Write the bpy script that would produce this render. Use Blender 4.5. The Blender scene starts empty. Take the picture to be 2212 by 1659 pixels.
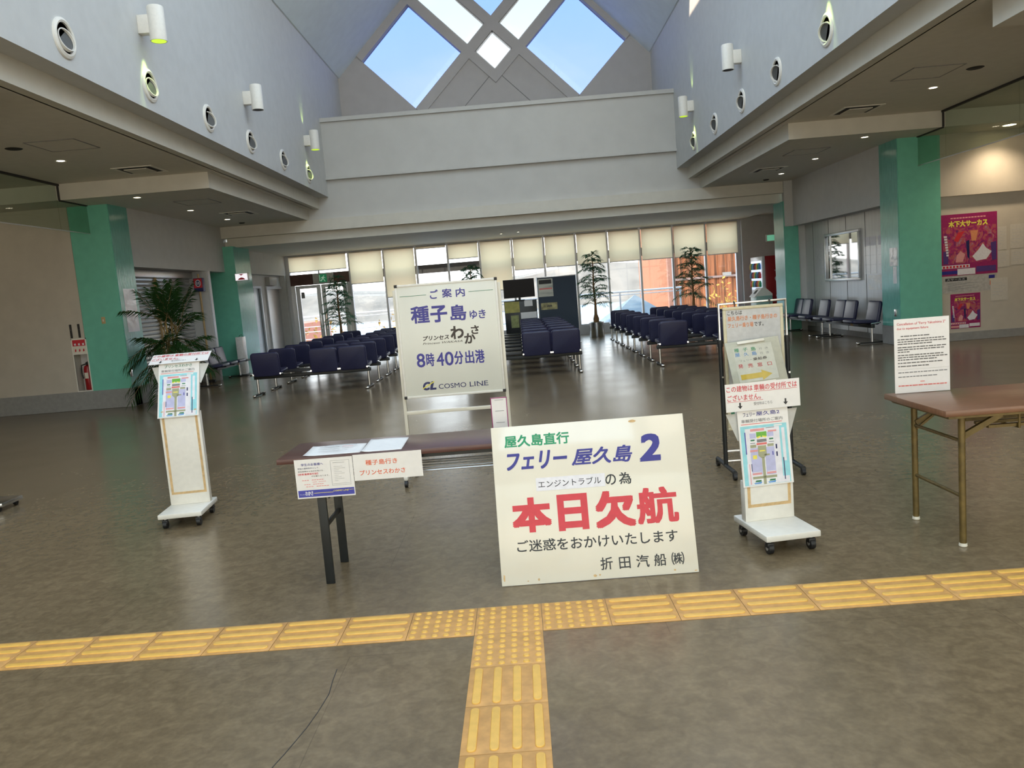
import bpy, bmesh, math, random
from mathutils import Vector, Matrix
PI = math.pi
R = math.radians
SC = bpy.context.scene
COL = SC.collection

# ------------------------------------------------------------------ camera
cam_d = bpy.data.cameras.new('camera')
cam_d.sensor_fit = 'HORIZONTAL'
cam_d.sensor_width = 36.0
cam_d.lens = 1718.7 / 2212 * 36.0
cam_d.clip_start = 0.05
cam_d.clip_end = 900
cam = bpy.data.objects.new('camera', cam_d)
COL.objects.link(cam)
yaw, pitch, roll = 0.015854, 0.117246, -0.080414
fw = Vector((-math.sin(yaw) * math.cos(pitch), math.cos(yaw) * math.cos(pitch), -math.sin(pitch)))
rt = Vector((math.cos(yaw), math.sin(yaw), 0))
up = rt.cross(fw)
rt2 = rt * math.cos(roll) + up * math.sin(roll)
up2 = up * math.cos(roll) - rt * math.sin(roll)
cam.matrix_world = Matrix(((rt2.x, up2.x, -fw.x, 0.3037), (rt2.y, up2.y, -fw.y, -3.3003), (rt2.z, up2.z, -fw.z, 1.4744), (0, 0, 0, 1)))
SC.camera = cam

# ------------------------------------------------------------------ view, sky, sun, daylight portals
SC.view_settings.view_transform = 'Standard'
SC.view_settings.look = 'None'
SC.view_settings.exposure = -0.33
SC.view_settings.gamma = 1.0
SC.view_settings.use_curve_mapping = False
cy = SC.cycles
cy.use_denoising = True
cy.max_bounces = 7
cy.diffuse_bounces = 5
cy.glossy_bounces = 3
cy.transmission_bounces = 4
cy.transparent_max_bounces = 10
cy.caustics_reflective = False
cy.caustics_refractive = False
cy.sample_clamp_indirect = 6.0

SKY = 6.5
world = bpy.data.worlds.new('sky')
SC.world = world
world.use_nodes = True
wn = world.node_tree
wn.nodes.clear()
w_out = wn.nodes.new('ShaderNodeOutputWorld')
w_bg = wn.nodes.new('ShaderNodeBackground')
w_tc = wn.nodes.new('ShaderNodeTexCoord')
w_sep = wn.nodes.new('ShaderNodeSeparateXYZ')
w_ramp = wn.nodes.new('ShaderNodeValToRGB')
w_noise = wn.nodes.new('ShaderNodeTexNoise')
w_map = wn.nodes.new('ShaderNodeMapping')
w_mix = wn.nodes.new('ShaderNodeMixRGB')
wn.links.new(w_tc.outputs['Generated'], w_sep.inputs[0])
wn.links.new(w_sep.outputs['Z'], w_ramp.inputs[0])
e = w_ramp.color_ramp.elements
e[0].position = 0.0; e[0].color = (1.0, 0.97, 0.92, 1)
e[1].position = 0.8; e[1].color = (0.62, 0.80, 1.0, 1)
e2 = w_ramp.color_ramp.elements.new(0.16); e2.color = (0.86, 0.95, 1.0, 1)
e3 = w_ramp.color_ramp.elements.new(0.32); e3.color = (0.60, 0.84, 1.0, 1)
w_map.inputs['Scale'].default_value = (3, 3, 9)
w_map.inputs['Rotation'].default_value = (0, R(35), 0)
wn.links.new(w_tc.outputs['Generated'], w_map.inputs[0])
wn.links.new(w_map.outputs[0], w_noise.inputs['Vector'])
w_noise.inputs['Scale'].default_value = 1.6
w_noise.inputs['Detail'].default_value = 4
w_mix.blend_type = 'MIX'
w_mr = wn.nodes.new('ShaderNodeMapRange')
w_mr.inputs[1].default_value = 0.45; w_mr.inputs[2].default_value = 0.75
w_mr.inputs[3].default_value = 0.0; w_mr.inputs[4].default_value = 0.55
wn.links.new(w_noise.outputs['Fac'], w_mr.inputs[0])
wn.links.new(w_mr.outputs[0], w_mix.inputs[0])
wn.links.new(w_ramp.outputs[0], w_mix.inputs[1])
w_mix.inputs[2].default_value = (0.92, 0.97, 1.0, 1)
wn.links.new(w_mix.outputs[0], w_bg.inputs['Color'])
w_bg.inputs['Strength'].default_value = SKY
wn.links.new(w_bg.outputs[0], w_out.inputs[0])


def lamp(name, kind, loc, energy, color, direction=None, **kw):
    l = bpy.data.lights.new(name, kind)
    l.energy = energy
    l.color = color
    o = bpy.data.objects.new(name, l)
    COL.objects.link(o)
    o.location = loc
    if direction is not None:
        o.rotation_euler = Vector(direction).to_track_quat('-Z', 'Y').to_euler()
    for k, v in kw.items():
        setattr(l, k, v)
    return o


sun = lamp('sun', 'SUN', (-20, 10, 30), 15.0, (1.0, 0.80, 0.58), (0.90, 0.38, -0.20), angle=R(0.6))


def portal(name, loc, direction, sx, sz):
    o = lamp(name, 'AREA', loc, 1.0, (1, 1, 1), direction, shape='RECTANGLE', size=sx, size_y=sz)
    o.data.cycles.is_portal = True
    return o


portal('daylight_portal_gable', (0.18, 18.75, 8.3), (0, -1, 0), 7.4, 6.4)
portal('daylight_portal_windows', (0.2, 20.95, 1.6), (0, -1, 0), 13.6, 2.9)
portal('daylight_portal_entrance', (0.15, -6.6, 1.7), (0, 1, 0), 19.0, 3.2)
portal('daylight_portal_entrance_gable', (0.15, -6.6, 7.7), (0, 1, 0), 6.4, 5.0)

# ------------------------------------------------------------------ materials
MATS = {}


def lin(r, g, b):
    f = lambda c: ((c / 255 + 0.055) / 1.055) ** 2.4 if c / 255 > 0.04045 else c / 255 / 12.92
    return (f(r), f(g), f(b), 1)


def mat(name, color, rough=0.5, metal=0.0, var=0.06, scale=30.0, bump=0.0, coat=0.0, spec=0.5, emit=None, emit_s=0.0, stretch=None):
    if name in MATS:
        return MATS[name]
    m = bpy.data.materials.new(name)
    m.use_nodes = True
    nt = m.node_tree
    b = nt.nodes['Principled BSDF']
    c = color if len(color) == 4 else (*color, 1)
    tc = nt.nodes.new('ShaderNodeTexCoord')
    nz = nt.nodes.new('ShaderNodeTexNoise')
    nz.inputs['Scale'].default_value = scale
    nz.inputs['Detail'].default_value = 3
    if stretch:
        mp = nt.nodes.new('ShaderNodeMapping')
        mp.inputs['Scale'].default_value = stretch
        nt.links.new(tc.outputs['Object'], mp.inputs[0])
        nt.links.new(mp.outputs[0], nz.inputs['Vector'])
    else:
        nt.links.new(tc.outputs['Object'], nz.inputs['Vector'])
    rp = nt.nodes.new('ShaderNodeValToRGB')
    rp.color_ramp.elements[0].position = 0.3
    rp.color_ramp.elements[1].position = 0.7
    rp.color_ramp.elements[0].color = (*[x * (1 - var) for x in c[:3]], 1)
    rp.color_ramp.elements[1].color = (*[min(1, x * (1 + var)) for x in c[:3]], 1)
    nt.links.new(nz.outputs['Fac'], rp.inputs[0])
    nt.links.new(rp.outputs[0], b.inputs['Base Color'])
    b.inputs['Roughness'].default_value = rough
    b.inputs['Metallic'].default_value = metal
    b.inputs['Specular IOR Level'].default_value = spec
    if coat:
        b.inputs['Coat Weight'].default_value = coat
        b.inputs['Coat Roughness'].default_value = 0.08
    if bump:
        bp = nt.nodes.new('ShaderNodeBump')
        bp.inputs['Strength'].default_value = bump
        bp.inputs['Distance'].default_value = 0.01
        nt.links.new(nz.outputs['Fac'], bp.inputs['Height'])
        nt.links.new(bp.outputs[0], b.inputs['Normal'])
    if emit:
        b.inputs['Emission Color'].default_value = (*emit[:3], 1)
        b.inputs['Emission Strength'].default_value = emit_s
        if emit_s < 8:
            m.cycles.emission_sampling = 'NONE'
    MATS[name] = m
    return m


def glass_mat(name, tint, ior=1.45, rough=0.02):
    if name in MATS:
        return MATS[name]
    m = bpy.data.materials.new(name)
    m.use_nodes = True
    nt = m.node_tree
    nt.nodes.clear()
    out = nt.nodes.new('ShaderNodeOutputMaterial')
    tr = nt.nodes.new('ShaderNodeBsdfTransparent')
    gl = nt.nodes.new('ShaderNodeBsdfGlossy')
    mx = nt.nodes.new('ShaderNodeMixShader')
    fr = nt.nodes.new('ShaderNodeFresnel')
    nz = nt.nodes.new('ShaderNodeTexNoise')
    rp = nt.nodes.new('ShaderNodeValToRGB')
    tc = nt.nodes.new('ShaderNodeTexCoord')
    nt.links.new(tc.outputs['Object'], nz.inputs['Vector'])
    nz.inputs['Scale'].default_value = 1.2
    tint = [math.sqrt(x) for x in tint]      # a pane has two faces
    rp.color_ramp.elements[0].color = (*[x * 0.98 for x in tint], 1)
    rp.color_ramp.elements[1].color = (*tint, 1)
    nt.links.new(nz.outputs['Fac'], rp.inputs[0])
    nt.links.new(rp.outputs[0], tr.inputs['Color'])
    gl.inputs['Roughness'].default_value = rough
    fr.inputs['IOR'].default_value = ior
    ge = nt.nodes.new('ShaderNodeNewGeometry')      # only the outer face of the pane mirrors
    sb = nt.nodes.new('ShaderNodeMath'); sb.operation = 'SUBTRACT'; sb.inputs[0].default_value = 1.0
    ml = nt.nodes.new('ShaderNodeMath'); ml.operation = 'MULTIPLY'
    nt.links.new(ge.outputs['Backfacing'], sb.inputs[1])
    nt.links.new(fr.outputs[0], ml.inputs[0]); nt.links.new(sb.outputs[0], ml.inputs[1])
    nt.links.new(ml.outputs[0], mx.inputs[0])
    nt.links.new(tr.outputs[0], mx.inputs[1])
    nt.links.new(gl.outputs[0], mx.inputs[2])
    nt.links.new(mx.outputs[0], out.inputs[0])
    MATS[name] = m
    return m


def cloth_mat(name, color, trans, weight=0.5):
    m = bpy.data.materials.new(name)
    m.use_nodes = True
    nt = m.node_tree
    nt.nodes.clear()
    out = nt.nodes.new('ShaderNodeOutputMaterial')
    d = nt.nodes.new('ShaderNodeBsdfDiffuse')
    t = nt.nodes.new('ShaderNodeBsdfTranslucent')
    mx = nt.nodes.new('ShaderNodeMixShader')
    nz = nt.nodes.new('ShaderNodeTexNoise')
    nz.inputs['Scale'].default_value = 250
    rp = nt.nodes.new('ShaderNodeValToRGB')
    rp.color_ramp.elements[0].color = (*[x * 0.95 for x in trans], 1)
    rp.color_ramp.elements[1].color = (*trans, 1)
    tc = nt.nodes.new('ShaderNodeTexCoord')
    nt.links.new(tc.outputs['Object'], nz.inputs['Vector'])
    nt.links.new(nz.outputs['Fac'], rp.inputs[0])
    d.inputs['Color'].default_value = (*color, 1)
    nt.links.new(rp.outputs[0], t.inputs['Color'])
    mx.inputs[0].default_value = weight
    nt.links.new(d.outputs[0], mx.inputs[1])
    nt.links.new(t.outputs[0], mx.inputs[2])
    nt.links.new(mx.outputs[0], out.inputs[0])
    MATS[name] = m
    return m


def floor_mat():
    m = bpy.data.materials.new('floor_vinyl')
    m.use_nodes = True
    nt = m.node_tree
    b = nt.nodes['Principled BSDF']
    tc = nt.nodes.new('ShaderNodeTexCoord')
    n1 = nt.nodes.new('ShaderNodeTexNoise'); n1.inputs['Scale'].default_value = 14; n1.inputs['Detail'].default_value = 6; n1.inputs['Distortion'].default_value = 0.7
    n2 = nt.nodes.new('ShaderNodeTexNoise'); n2.inputs['Scale'].default_value = 1.3; n2.inputs['Detail'].default_value = 4
    n3 = nt.nodes.new('ShaderNodeTexNoise'); n3.inputs['Scale'].default_value = 45; n3.inputs['Detail'].default_value = 5
    for n in (n1, n2, n3):
        nt.links.new(tc.outputs['Object'], n.inputs['Vector'])
    r1 = nt.nodes.new('ShaderNodeValToRGB')
    r1.color_ramp.elements[0].position = 0.36; r1.color_ramp.elements[0].color = (0.178, 0.130, 0.074, 1)
    r1.color_ramp.elements[1].position = 0.66; r1.color_ramp.elements[1].color = (0.240, 0.177, 0.102, 1)
    nt.links.new(n1.outputs['Fac'], r1.inputs[0])
    mx = nt.nodes.new('ShaderNodeMixRGB'); mx.blend_type = 'MULTIPLY'; mx.inputs[0].default_value = 0.6
    r2 = nt.nodes.new('ShaderNodeValToRGB')
    r2.color_ramp.elements[0].position = 0.3; r2.color_ramp.elements[0].color = (0.80, 0.80, 0.80, 1)
    r2.color_ramp.elements[1].position = 0.7; r2.color_ramp.elements[1].color = (1, 1, 1, 1)
    nt.links.new(n2.outputs['Fac'], r2.inputs[0])
    nt.links.new(r1.outputs[0], mx.inputs[1]); nt.links.new(r2.outputs[0], mx.inputs[2])
    m3 = nt.nodes.new('ShaderNodeMixRGB'); m3.blend_type = 'MULTIPLY'; m3.inputs[0].default_value = 0.5
    r3 = nt.nodes.new('ShaderNodeValToRGB')
    r3.color_ramp.elements[0].position = 0.4; r3.color_ramp.elements[0].color = (0.78, 0.78, 0.78, 1)
    r3.color_ramp.elements[1].position = 0.62; r3.color_ramp.elements[1].color = (1, 1, 1, 1)
    nt.links.new(n3.outputs['Fac'], r3.inputs[0])
    nt.links.new(mx.outputs[0], m3.inputs[1]); nt.links.new(r3.outputs[0], m3.inputs[2])
    # seams between the sheets
    br = nt.nodes.new('ShaderNodeTexBrick')
    br.inputs['Scale'].default_value = 1.0
    br.inputs['Brick Width'].default_value = 2.7
    br.inputs['Row Height'].default_value = 1.1
    br.inputs['Mortar Size'].default_value = 0.0022
    br.inputs['Color1'].default_value = (1, 1, 1, 1); br.inputs['Color2'].default_value = (1, 1, 1, 1)
    br.inputs['Mortar'].default_value = (0.5, 0.5, 0.5, 1)
    mp = nt.nodes.new('ShaderNodeMapping'); mp.inputs['Location'].default_value = (0.52, 0.115, 0)
    nt.links.new(tc.outputs['Object'], mp.inputs[0]); nt.links.new(mp.outputs[0], br.inputs['Vector'])
    m4 = nt.nodes.new('ShaderNodeMixRGB'); m4.blend_type = 'MULTIPLY'; m4.inputs[0].default_value = 0.45
    nt.links.new(m3.outputs[0], m4.inputs[1]); nt.links.new(br.outputs['Color'], m4.inputs[2])
    nt.links.new(m4.outputs[0], b.inputs['Base Color'])
    rr = nt.nodes.new('ShaderNodeMapRange')
    rr.inputs[3].default_value = 0.17; rr.inputs[4].default_value = 0.30
    nt.links.new(n2.outputs['Fac'], rr.inputs[0])
    nt.links.new(rr.outputs[0], b.inputs['Roughness'])
    b.inputs['Specular IOR Level'].default_value = 0.5
    bp = nt.nodes.new('ShaderNodeBump'); bp.inputs['Strength'].default_value = 0.012; bp.inputs['Distance'].default_value = 0.01
    nt.links.new(n1.outputs['Fac'], bp.inputs['Height']); nt.links.new(bp.outputs[0], b.inputs['Normal'])
    MATS['floor'] = m
    return m


M_FLOOR = floor_mat()
M_WALL = mat('wall_paint', (0.60, 0.60, 0.585), 0.62, var=0.03, scale=6, bump=0.02)
M_CEIL = mat('ceiling_paint', (0.72, 0.68, 0.60), 0.7, var=0.03, scale=9)
M_FASC = mat('fascia_paint', (0.66, 0.63, 0.55), 0.6, var=0.03, scale=5)
M_ROOF = mat('roof_lining', (0.76, 0.84, 0.87), 0.65, var=0.03, scale=4)
M_GABLE = mat('gable_backlit_grey', (0.50, 0.48, 0.46), 0.6, var=0.03, scale=4)  # wall grey darkened; the backlit shade is put into the colour
M_PARA = mat('parapet_paint', (0.56, 0.55, 0.52), 0.6, var=0.03, scale=3)
M_WARMW = mat('warm_wall_paint', (0.56, 0.51, 0.43), 0.55, var=0.04, scale=5)
M_PLINTH = mat('plinth_stone', (0.30, 0.295, 0.28), 0.5, var=0.08, scale=14)
M_GREEN = mat('green_paint', (0.17, 0.54, 0.40), 0.42, var=0.05, scale=7)
M_GREENG = mat('green_gloss_panel', (0.17, 0.50, 0.42), 0.16, var=0.12, scale=9, bump=0.25, stretch=(1, 3, 0.6))
M_PANELW = mat('white_gloss_panel', (0.66, 0.64, 0.62), 0.22, var=0.05, scale=3, bump=0.05, stretch=(3, 6, 0.3))
M_ALU = mat('aluminium', (0.62, 0.62, 0.62), 0.35, 0.85, var=0.04)
M_ALUW = mat('pale_aluminium', (0.62, 0.63, 0.66), 0.4, 0.3, var=0.04)
M_CHROME = mat('chrome', (0.80, 0.80, 0.80), 0.13, 1.0, var=0.03)
M_STEEL = mat('brushed_steel', (0.60, 0.60, 0.60), 0.25, 1.0, var=0.08, stretch=(1, 1, 30))
M_BLACK = mat('black_plastic', (0.012, 0.012, 0.013), 0.45)
M_BLACKM = mat('black_metal', (0.02, 0.022, 0.022), 0.4, 0.2)
M_DARK = mat('dark_parts_and_shade', (0.03, 0.027, 0.025), 0.7)  # near-black of dark parts; also painted-in shade of vent throats and holes
M_NAVY = mat('navy_vinyl', (0.021, 0.022, 0.062), 0.36, var=0.12, scale=60, bump=0.03)
M_WHITE = mat('white_paint', (0.80, 0.765, 0.69), 0.4, var=0.03)
M_PAPER = mat('white_paper', (0.79, 0.775, 0.76), 0.6, var=0.02)
M_PAPERG = mat('laminated_paper', (0.80, 0.775, 0.745), 0.22, var=0.02)
M_CREAM = mat('cream_sign_board', (0.79, 0.735, 0.615), 0.09, var=0.02, scale=4)
M_WBOARD = mat('white_sign_board', (0.76, 0.745, 0.655), 0.28, var=0.02, scale=5)
M_YEL = mat('tactile_yellow_bar', (0.80, 0.47, 0.10), 0.45, var=0.07, scale=25)
M_YELB = mat('tactile_yellow_base', (0.60, 0.32, 0.10), 0.55, var=0.16, scale=18)
M_BROWN = mat('rosewood_and_backlit_brown', (0.095, 0.04, 0.032), 0.3, var=0.2, scale=6, stretch=(1, 14, 1))
M_BROWN2 = mat('teak_laminate', (0.20, 0.095, 0.05), 0.28, var=0.16, scale=6, stretch=(1, 14, 1))
M_BRASS = mat('worn_brass_paint', (0.16, 0.11, 0.035), 0.4, 0.35, var=0.25, scale=20)
M_WOOD = mat('pale_wood', (0.52, 0.36, 0.17), 0.5, var=0.1)
M_RED = mat('red_enamel', (0.36, 0.012, 0.015), 0.3, var=0.04)
M_TAPE = mat('tape_residue', (0.62, 0.42, 0.20), 0.7, var=0.15, scale=40)
M_STEM = mat('palm_stem', (0.18, 0.12, 0.04), 0.6, var=0.2)
M_TRUNK = mat('brown_trunk', (0.30, 0.15, 0.05), 0.7, var=0.2, scale=20)
M_BIN = mat('pale_green_plastic', (0.30, 0.48, 0.42), 0.35)
M_SEAM = mat('seam_line', (0.20, 0.20, 0.19), 0.8)  # even grey for panel joints and roof seams
G_CLEAR = glass_mat('added_skylight_glass', (0.58, 0.57, 0.575))
G_ENTR = glass_mat('entrance_glass', (0.64, 0.59, 0.50))
G_REAR = glass_mat('window_glass', (0.74, 0.745, 0.75))
G_GABLE = glass_mat('gable_glass', (0.135, 0.165, 0.36))
G_GABLEW = glass_mat('gable_opal_glass', (0.30, 0.27, 0.26))
G_SCREEN = glass_mat('smoke_screen_glass', (0.66, 0.74, 0.66), 1.3)
G_ACRYL = glass_mat('clear_acrylic', (0.88, 0.88, 0.84))
M_BLIND = cloth_mat('blind_cloth', (0.72, 0.65, 0.54), (1.0, 0.90, 0.72), 0.85)
M_LEAF = cloth_mat('palm_leaf', (0.030, 0.075, 0.022), (0.05, 0.12, 0.03), 0.35)
M_LEAF2 = cloth_mat('plant_leaf', (0.06, 0.17, 0.10), (0.10, 0.26, 0.16), 0.45)
INK = {
    'blue': mat('ink_blue', (0.028, 0.026, 0.25), 0.35), 'green': mat('ink_green', (0.01, 0.30, 0.13), 0.35),
    'red': mat('ink_red', (0.62, 0.03, 0.045), 0.35), 'black': mat('ink_black', (0.012, 0.012, 0.014), 0.4),
    'grey': mat('ink_grey', (0.22, 0.22, 0.22), 0.5), 'orange': mat('ink_orange', (0.75, 0.13, 0.04), 0.4),
    'peach': mat('ink_peach', (0.72, 0.28, 0.13), 0.4), 'brown': mat('ink_brown', (0.03, 0.018, 0.012), 0.4),
    'navy': mat('ink_navy', (0.012, 0.016, 0.10), 0.35), 'white': mat('ink_white', (0.82, 0.82, 0.80), 0.4),
    'yellow': mat('ink_yellow', (0.80, 0.55, 0.04), 0.4), 'lemon': mat('ink_lemon', (0.82, 0.72, 0.10), 0.4),
    'pink': mat('ink_pink', (0.75, 0.33, 0.32), 0.5), 'cyan': mat('ink_cyan', (0.30, 0.66, 0.72), 0.4),
    'lav': mat('ink_lavender', (0.50, 0.50, 0.72), 0.4), 'olive': mat('ink_olive', (0.36, 0.36, 0.22), 0.4),
    'lime': mat('ink_lime', (0.14, 0.42, 0.05), 0.4), 'sky': mat('ink_sky', (0.10, 0.30, 0.66), 0.4),
    'offw': mat('ink_offwhite', (0.78, 0.76, 0.80), 0.4), 'band': mat('ink_band_blue', (0.055, 0.06, 0.36), 0.35),
    'lgrey': mat('ink_light_grey', (0.55, 0.54, 0.52), 0.5), 'dgreen': mat('ink_dark_green', (0.02, 0.18, 0.08), 0.4),
    'salmon': mat('ink_salmon', (0.70, 0.16, 0.14), 0.4),
}

# ------------------------------------------------------------------ mesh builder
_GC = {}


def glyphs(s, bold, shear):
    k = (s, bold, shear)
    if k not in _GC:
        cu = bpy.data.curves.new('lettering', 'FONT')
        cu.body = s
        cu.size = 1.0
        cu.shear = shear
        cu.resolution_u = 3 if len(s) < 8 else 2
        o = bpy.data.objects.new('lettering', cu)
        COL.objects.link(o)
        bpy.context.view_layer.update()
        dg = bpy.context.evaluated_depsgraph_get()
        me = bpy.data.meshes.new_from_object(o.evaluated_get(dg))
        vs = [(v.co.x, v.co.y) for v in me.vertices]
        fs = [tuple(p.vertices) for p in me.polygons]
        bpy.data.objects.remove(o)
        bpy.data.curves.remove(cu)
        bpy.data.meshes.remove(me)
        x0 = min(v[0] for v in vs); x1 = max(v[0] for v in vs)
        y0 = min(v[1] for v in vs); y1 = max(v[1] for v in vs)
        _GC[k] = ([((x - x0) / max(x1 - x0, 1e-6), (y - y0) / max(y1 - y0, 1e-6)) for x, y in vs], fs)
    return _GC[k]


class MB:
    def __init__(s, M=None):
        s.v = []; s.f = []; s.mi = []; s.mats = []
        s.M = M or Matrix(); s.marks = []

    def mid(s, m):
        if m not in s.mats:
            s.mats.append(m)
        return s.mats.index(m)

    def add(s, vs, fs, m):
        k = len(s.v); i = s.mid(m)
        for v in vs:
            s.v.append(tuple(s.M @ Vector(v)))
        for f in fs:
            s.f.append([k + j for j in f]); s.mi.append(i)
        return s

    def bm(s, bm, m):
        bm.verts.index_update()
        s.add([v.co.copy() for v in bm.verts], [[v.index for v in f.verts] for f in bm.faces], m)
        bm.free()
        return s

    def box(s, a, b, m, bev=0.0, seg=2, rot=None, pivot=None):
        a = Vector(a); b = Vector(b)
        a, b = Vector([min(p, q) for p, q in zip(a, b)]), Vector([max(p, q) for p, q in zip(a, b)])
        if not bev and rot is None:
            x0, y0, z0 = a; x1, y1, z1 = b
            return s.add([(x0, y0, z0), (x1, y0, z0), (x1, y1, z0), (x0, y1, z0), (x0, y0, z1), (x1, y0, z1), (x1, y1, z1), (x0, y1, z1)],
                         [(0, 3, 2, 1), (4, 5, 6, 7), (0, 1, 5, 4), (1, 2, 6, 5), (2, 3, 7, 6), (3, 0, 4, 7)], m)
        bm = bmesh.new()
        bmesh.ops.create_cube(bm, size=1)
        c = (a + b) / 2; d = b - a
        for v in bm.verts:
            v.co = Vector((v.co.x * d.x, v.co.y * d.y, v.co.z * d.z))
        if bev:
            bmesh.ops.bevel(bm, geom=bm.edges[:], offset=min(bev, 0.49 * min(d)), segments=seg, affect='EDGES', profile=0.5)
        T = Matrix.Translation(c)
        if rot is not None:
            pv = Vector(pivot) if pivot is not None else c
            T = Matrix.Translation(pv) @ rot @ Matrix.Translation(-pv) @ T
        bm.transform(T)
        return s.bm(bm, m)

    def bar(s, p, q, w, h, m, upv=(0, 0, 1), bev=0.0):
        """rectangular bar from p to q, w across, h along upv"""
        p = Vector(p); q = Vector(q); d = q - p; L = d.length; d.normalize()
        u = Vector(upv); x = d.cross(u)
        if x.length < 1e-4:
            x = d.cross(Vector((1, 0, 0)))
        x.normalize(); u = x.cross(d)
        Mx = Matrix(((x.x, d.x, u.x, p.x), (x.y, d.y, u.y, p.y), (x.z, d.z, u.z, p.z), (0, 0, 0, 1)))
        old = s.M; s.M = old @ Mx
        s.box((-w / 2, 0, -h / 2), (w / 2, L, h / 2), m, bev)
        s.M = old
        return s

    def tube(s, pts, r, m, n=10, caps=True):
        pts = [Vector(p) for p in pts]
        rs = r if isinstance(r, (list, tuple)) else [r] * len(pts)
        rings = []
        ref = None
        for i, p in enumerate(pts):
            if i == 0: d = pts[1] - p
            elif i == len(pts) - 1: d = p - pts[i - 1]
            else: d = (pts[i + 1] - p).normalized() + (p - pts[i - 1]).normalized()
            d.normalize()
            if ref is None:
                ref = Vector((0, 0, 1)) if abs(d.z) < 0.9 else Vector((1, 0, 0))
            x = ref - d * ref.dot(d)
            if x.length < 1e-5: x = d.orthogonal()
            x.normalize(); ref = x
            y = d.cross(x)
            rings.append([p + (x * math.cos(2 * PI * k / n) + y * math.sin(2 * PI * k / n)) * rs[i] for k in range(n)])
        vs = [v for rg in rings for v in rg]
        fs = []
        for i in range(len(pts) - 1):
            for k in range(n):
                a = i * n + k; b = i * n + (k + 1) % n
                fs.append((a, b, b + n, a + n))
        if caps:
            fs.append(tuple(range(n - 1, -1, -1)))
            fs.append(tuple((len(pts) - 1) * n + k for k in range(n)))
        return s.add(vs, fs, m)

    def lathe(s, prof, m, n=24, c=(0, 0, 0), close=False):
        """profile (r, z) turned about a vertical axis at c"""
        vs = []; fs = []
        c = Vector(c)
        for r, z in prof:
            for k in range(n):
                vs.append((c.x + r * math.cos(2 * PI * k / n), c.y + r * math.sin(2 * PI * k / n), c.z + z))
        L = len(prof)
        for i in range(L - 1):
            for k in range(n):
                a = i * n + k; b = i * n + (k + 1) % n
                fs.append((a, b, b + n, a + n))
        if prof[0] == prof[-1]: return s.add(vs, fs, m)
        if prof[0][0] > 1e-5: fs.append(tuple(range(n - 1, -1, -1)))
        if prof[-1][0] > 1e-5: fs.append(tuple((L - 1) * n + k for k in range(n)))
        return s.add(vs, fs, m)

    def prism(s, poly, y0, y1, m):
        """polygon in x,z pushed along y"""
        n = len(poly)
        ar = sum(poly[i][0] * poly[(i + 1) % n][1] - poly[(i + 1) % n][0] * poly[i][1] for i in range(n))
        if ar < 0: poly = poly[::-1]
        vs = [(x, y0, z) for x, z in poly] + [(x, y1, z) for x, z in poly]
        fs = [tuple(range(n)), tuple(range(2 * n - 1, n - 1, -1))]
        for i in range(n):
            j = (i + 1) % n
            fs.append((j, i, i + n, j + n))
        return s.add(vs, fs, m)

    def text(s, t, rect, ink, W=1.0, H=1.0, y=-0.0012, bold=0.0, shear=0.0):
        """lettering fitted into rect (x0, z0, x1, z1, fractions of W x H) on the plane y"""
        vs, fs = glyphs(t, 0.0, shear)
        x0, z0, x1, z1 = rect
        m = INK[ink] if isinstance(ink, str) else ink
        x0 *= W; x1 *= W; z0 *= H; z1 *= H
        r = bold * min(z1 - z0, (x1 - x0) / max(1, len(t)) * 1.3)
        offs = [(0, 0)] if r < 1e-5 else [(r * a, r * b) for a in (-0.9, 0, 0.9) for b in (-0.9, 0, 0.9) if a or b]
        x0 += r; x1 -= r; z0 += r; z1 -= r
        s.marks.append((len(s.v), len(s.f), z0, z1))
        for i, (ox, oz) in enumerate(offs):     # heavier strokes: the outline thickened all round
            s.add([(x0 + u * (x1 - x0) + ox, y - 0.00001 * i, z0 + v * (z1 - z0) + oz) for u, v in vs], fs, m)
        return s

    def patch(s, rect, ink, W=1.0, H=1.0, y=-0.0006, t=0.0005):
        x0, z0, x1, z1 = rect
        m = INK[ink] if isinstance(ink, str) else ink
        s.marks.append((len(s.v), len(s.f), min(z0, z1) * H, max(z0, z1) * H))
        return s.box((x0 * W, y - t, z0 * H), (x1 * W, y, z1 * H), m)

    def poly(s, pts, ink, W=1.0, H=1.0, y=-0.001):
        m = INK[ink] if isinstance(ink, str) else ink
        s.marks.append((len(s.v), len(s.f), min(p[1] for p in pts) * H, max(p[1] for p in pts) * H))
        return s.add([(x * W, y, z * H) for x, z in pts], [tuple(range(len(pts)))], m)

    def lines(s, name, parent):
        """one object per line of print"""
        ends = [(a, b) for a, b, _, _ in s.marks[1:]] + [(len(s.v), len(s.f))]
        items = [(mk, en) for mk, en in zip(s.marks, ends)]
        rows = []
        for mk, en in sorted(items, key=lambda q: -(q[0][3] - q[0][2])):
            c = (mk[2] + mk[3]) / 2
            for r in rows:
                if r[0] <= c <= r[1]:
                    r[2].append((mk, en)); break
            else:
                rows.append([mk[2], mk[3], [(mk, en)]])
        for r in sorted(rows, key=lambda q: -q[0]):
            o = MB()
            for mk, en in sorted(r[2]):
                k = len(o.v) - mk[0]
                o.v += s.v[mk[0]:en[0]]
                for f, i in zip(s.f[mk[1]:en[1]], s.mi[mk[1]:en[1]]):
                    o.f.append([j + k for j in f]); o.mi.append(o.mid(s.mats[i]))
            o.obj(name, parent, smooth=False)

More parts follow.
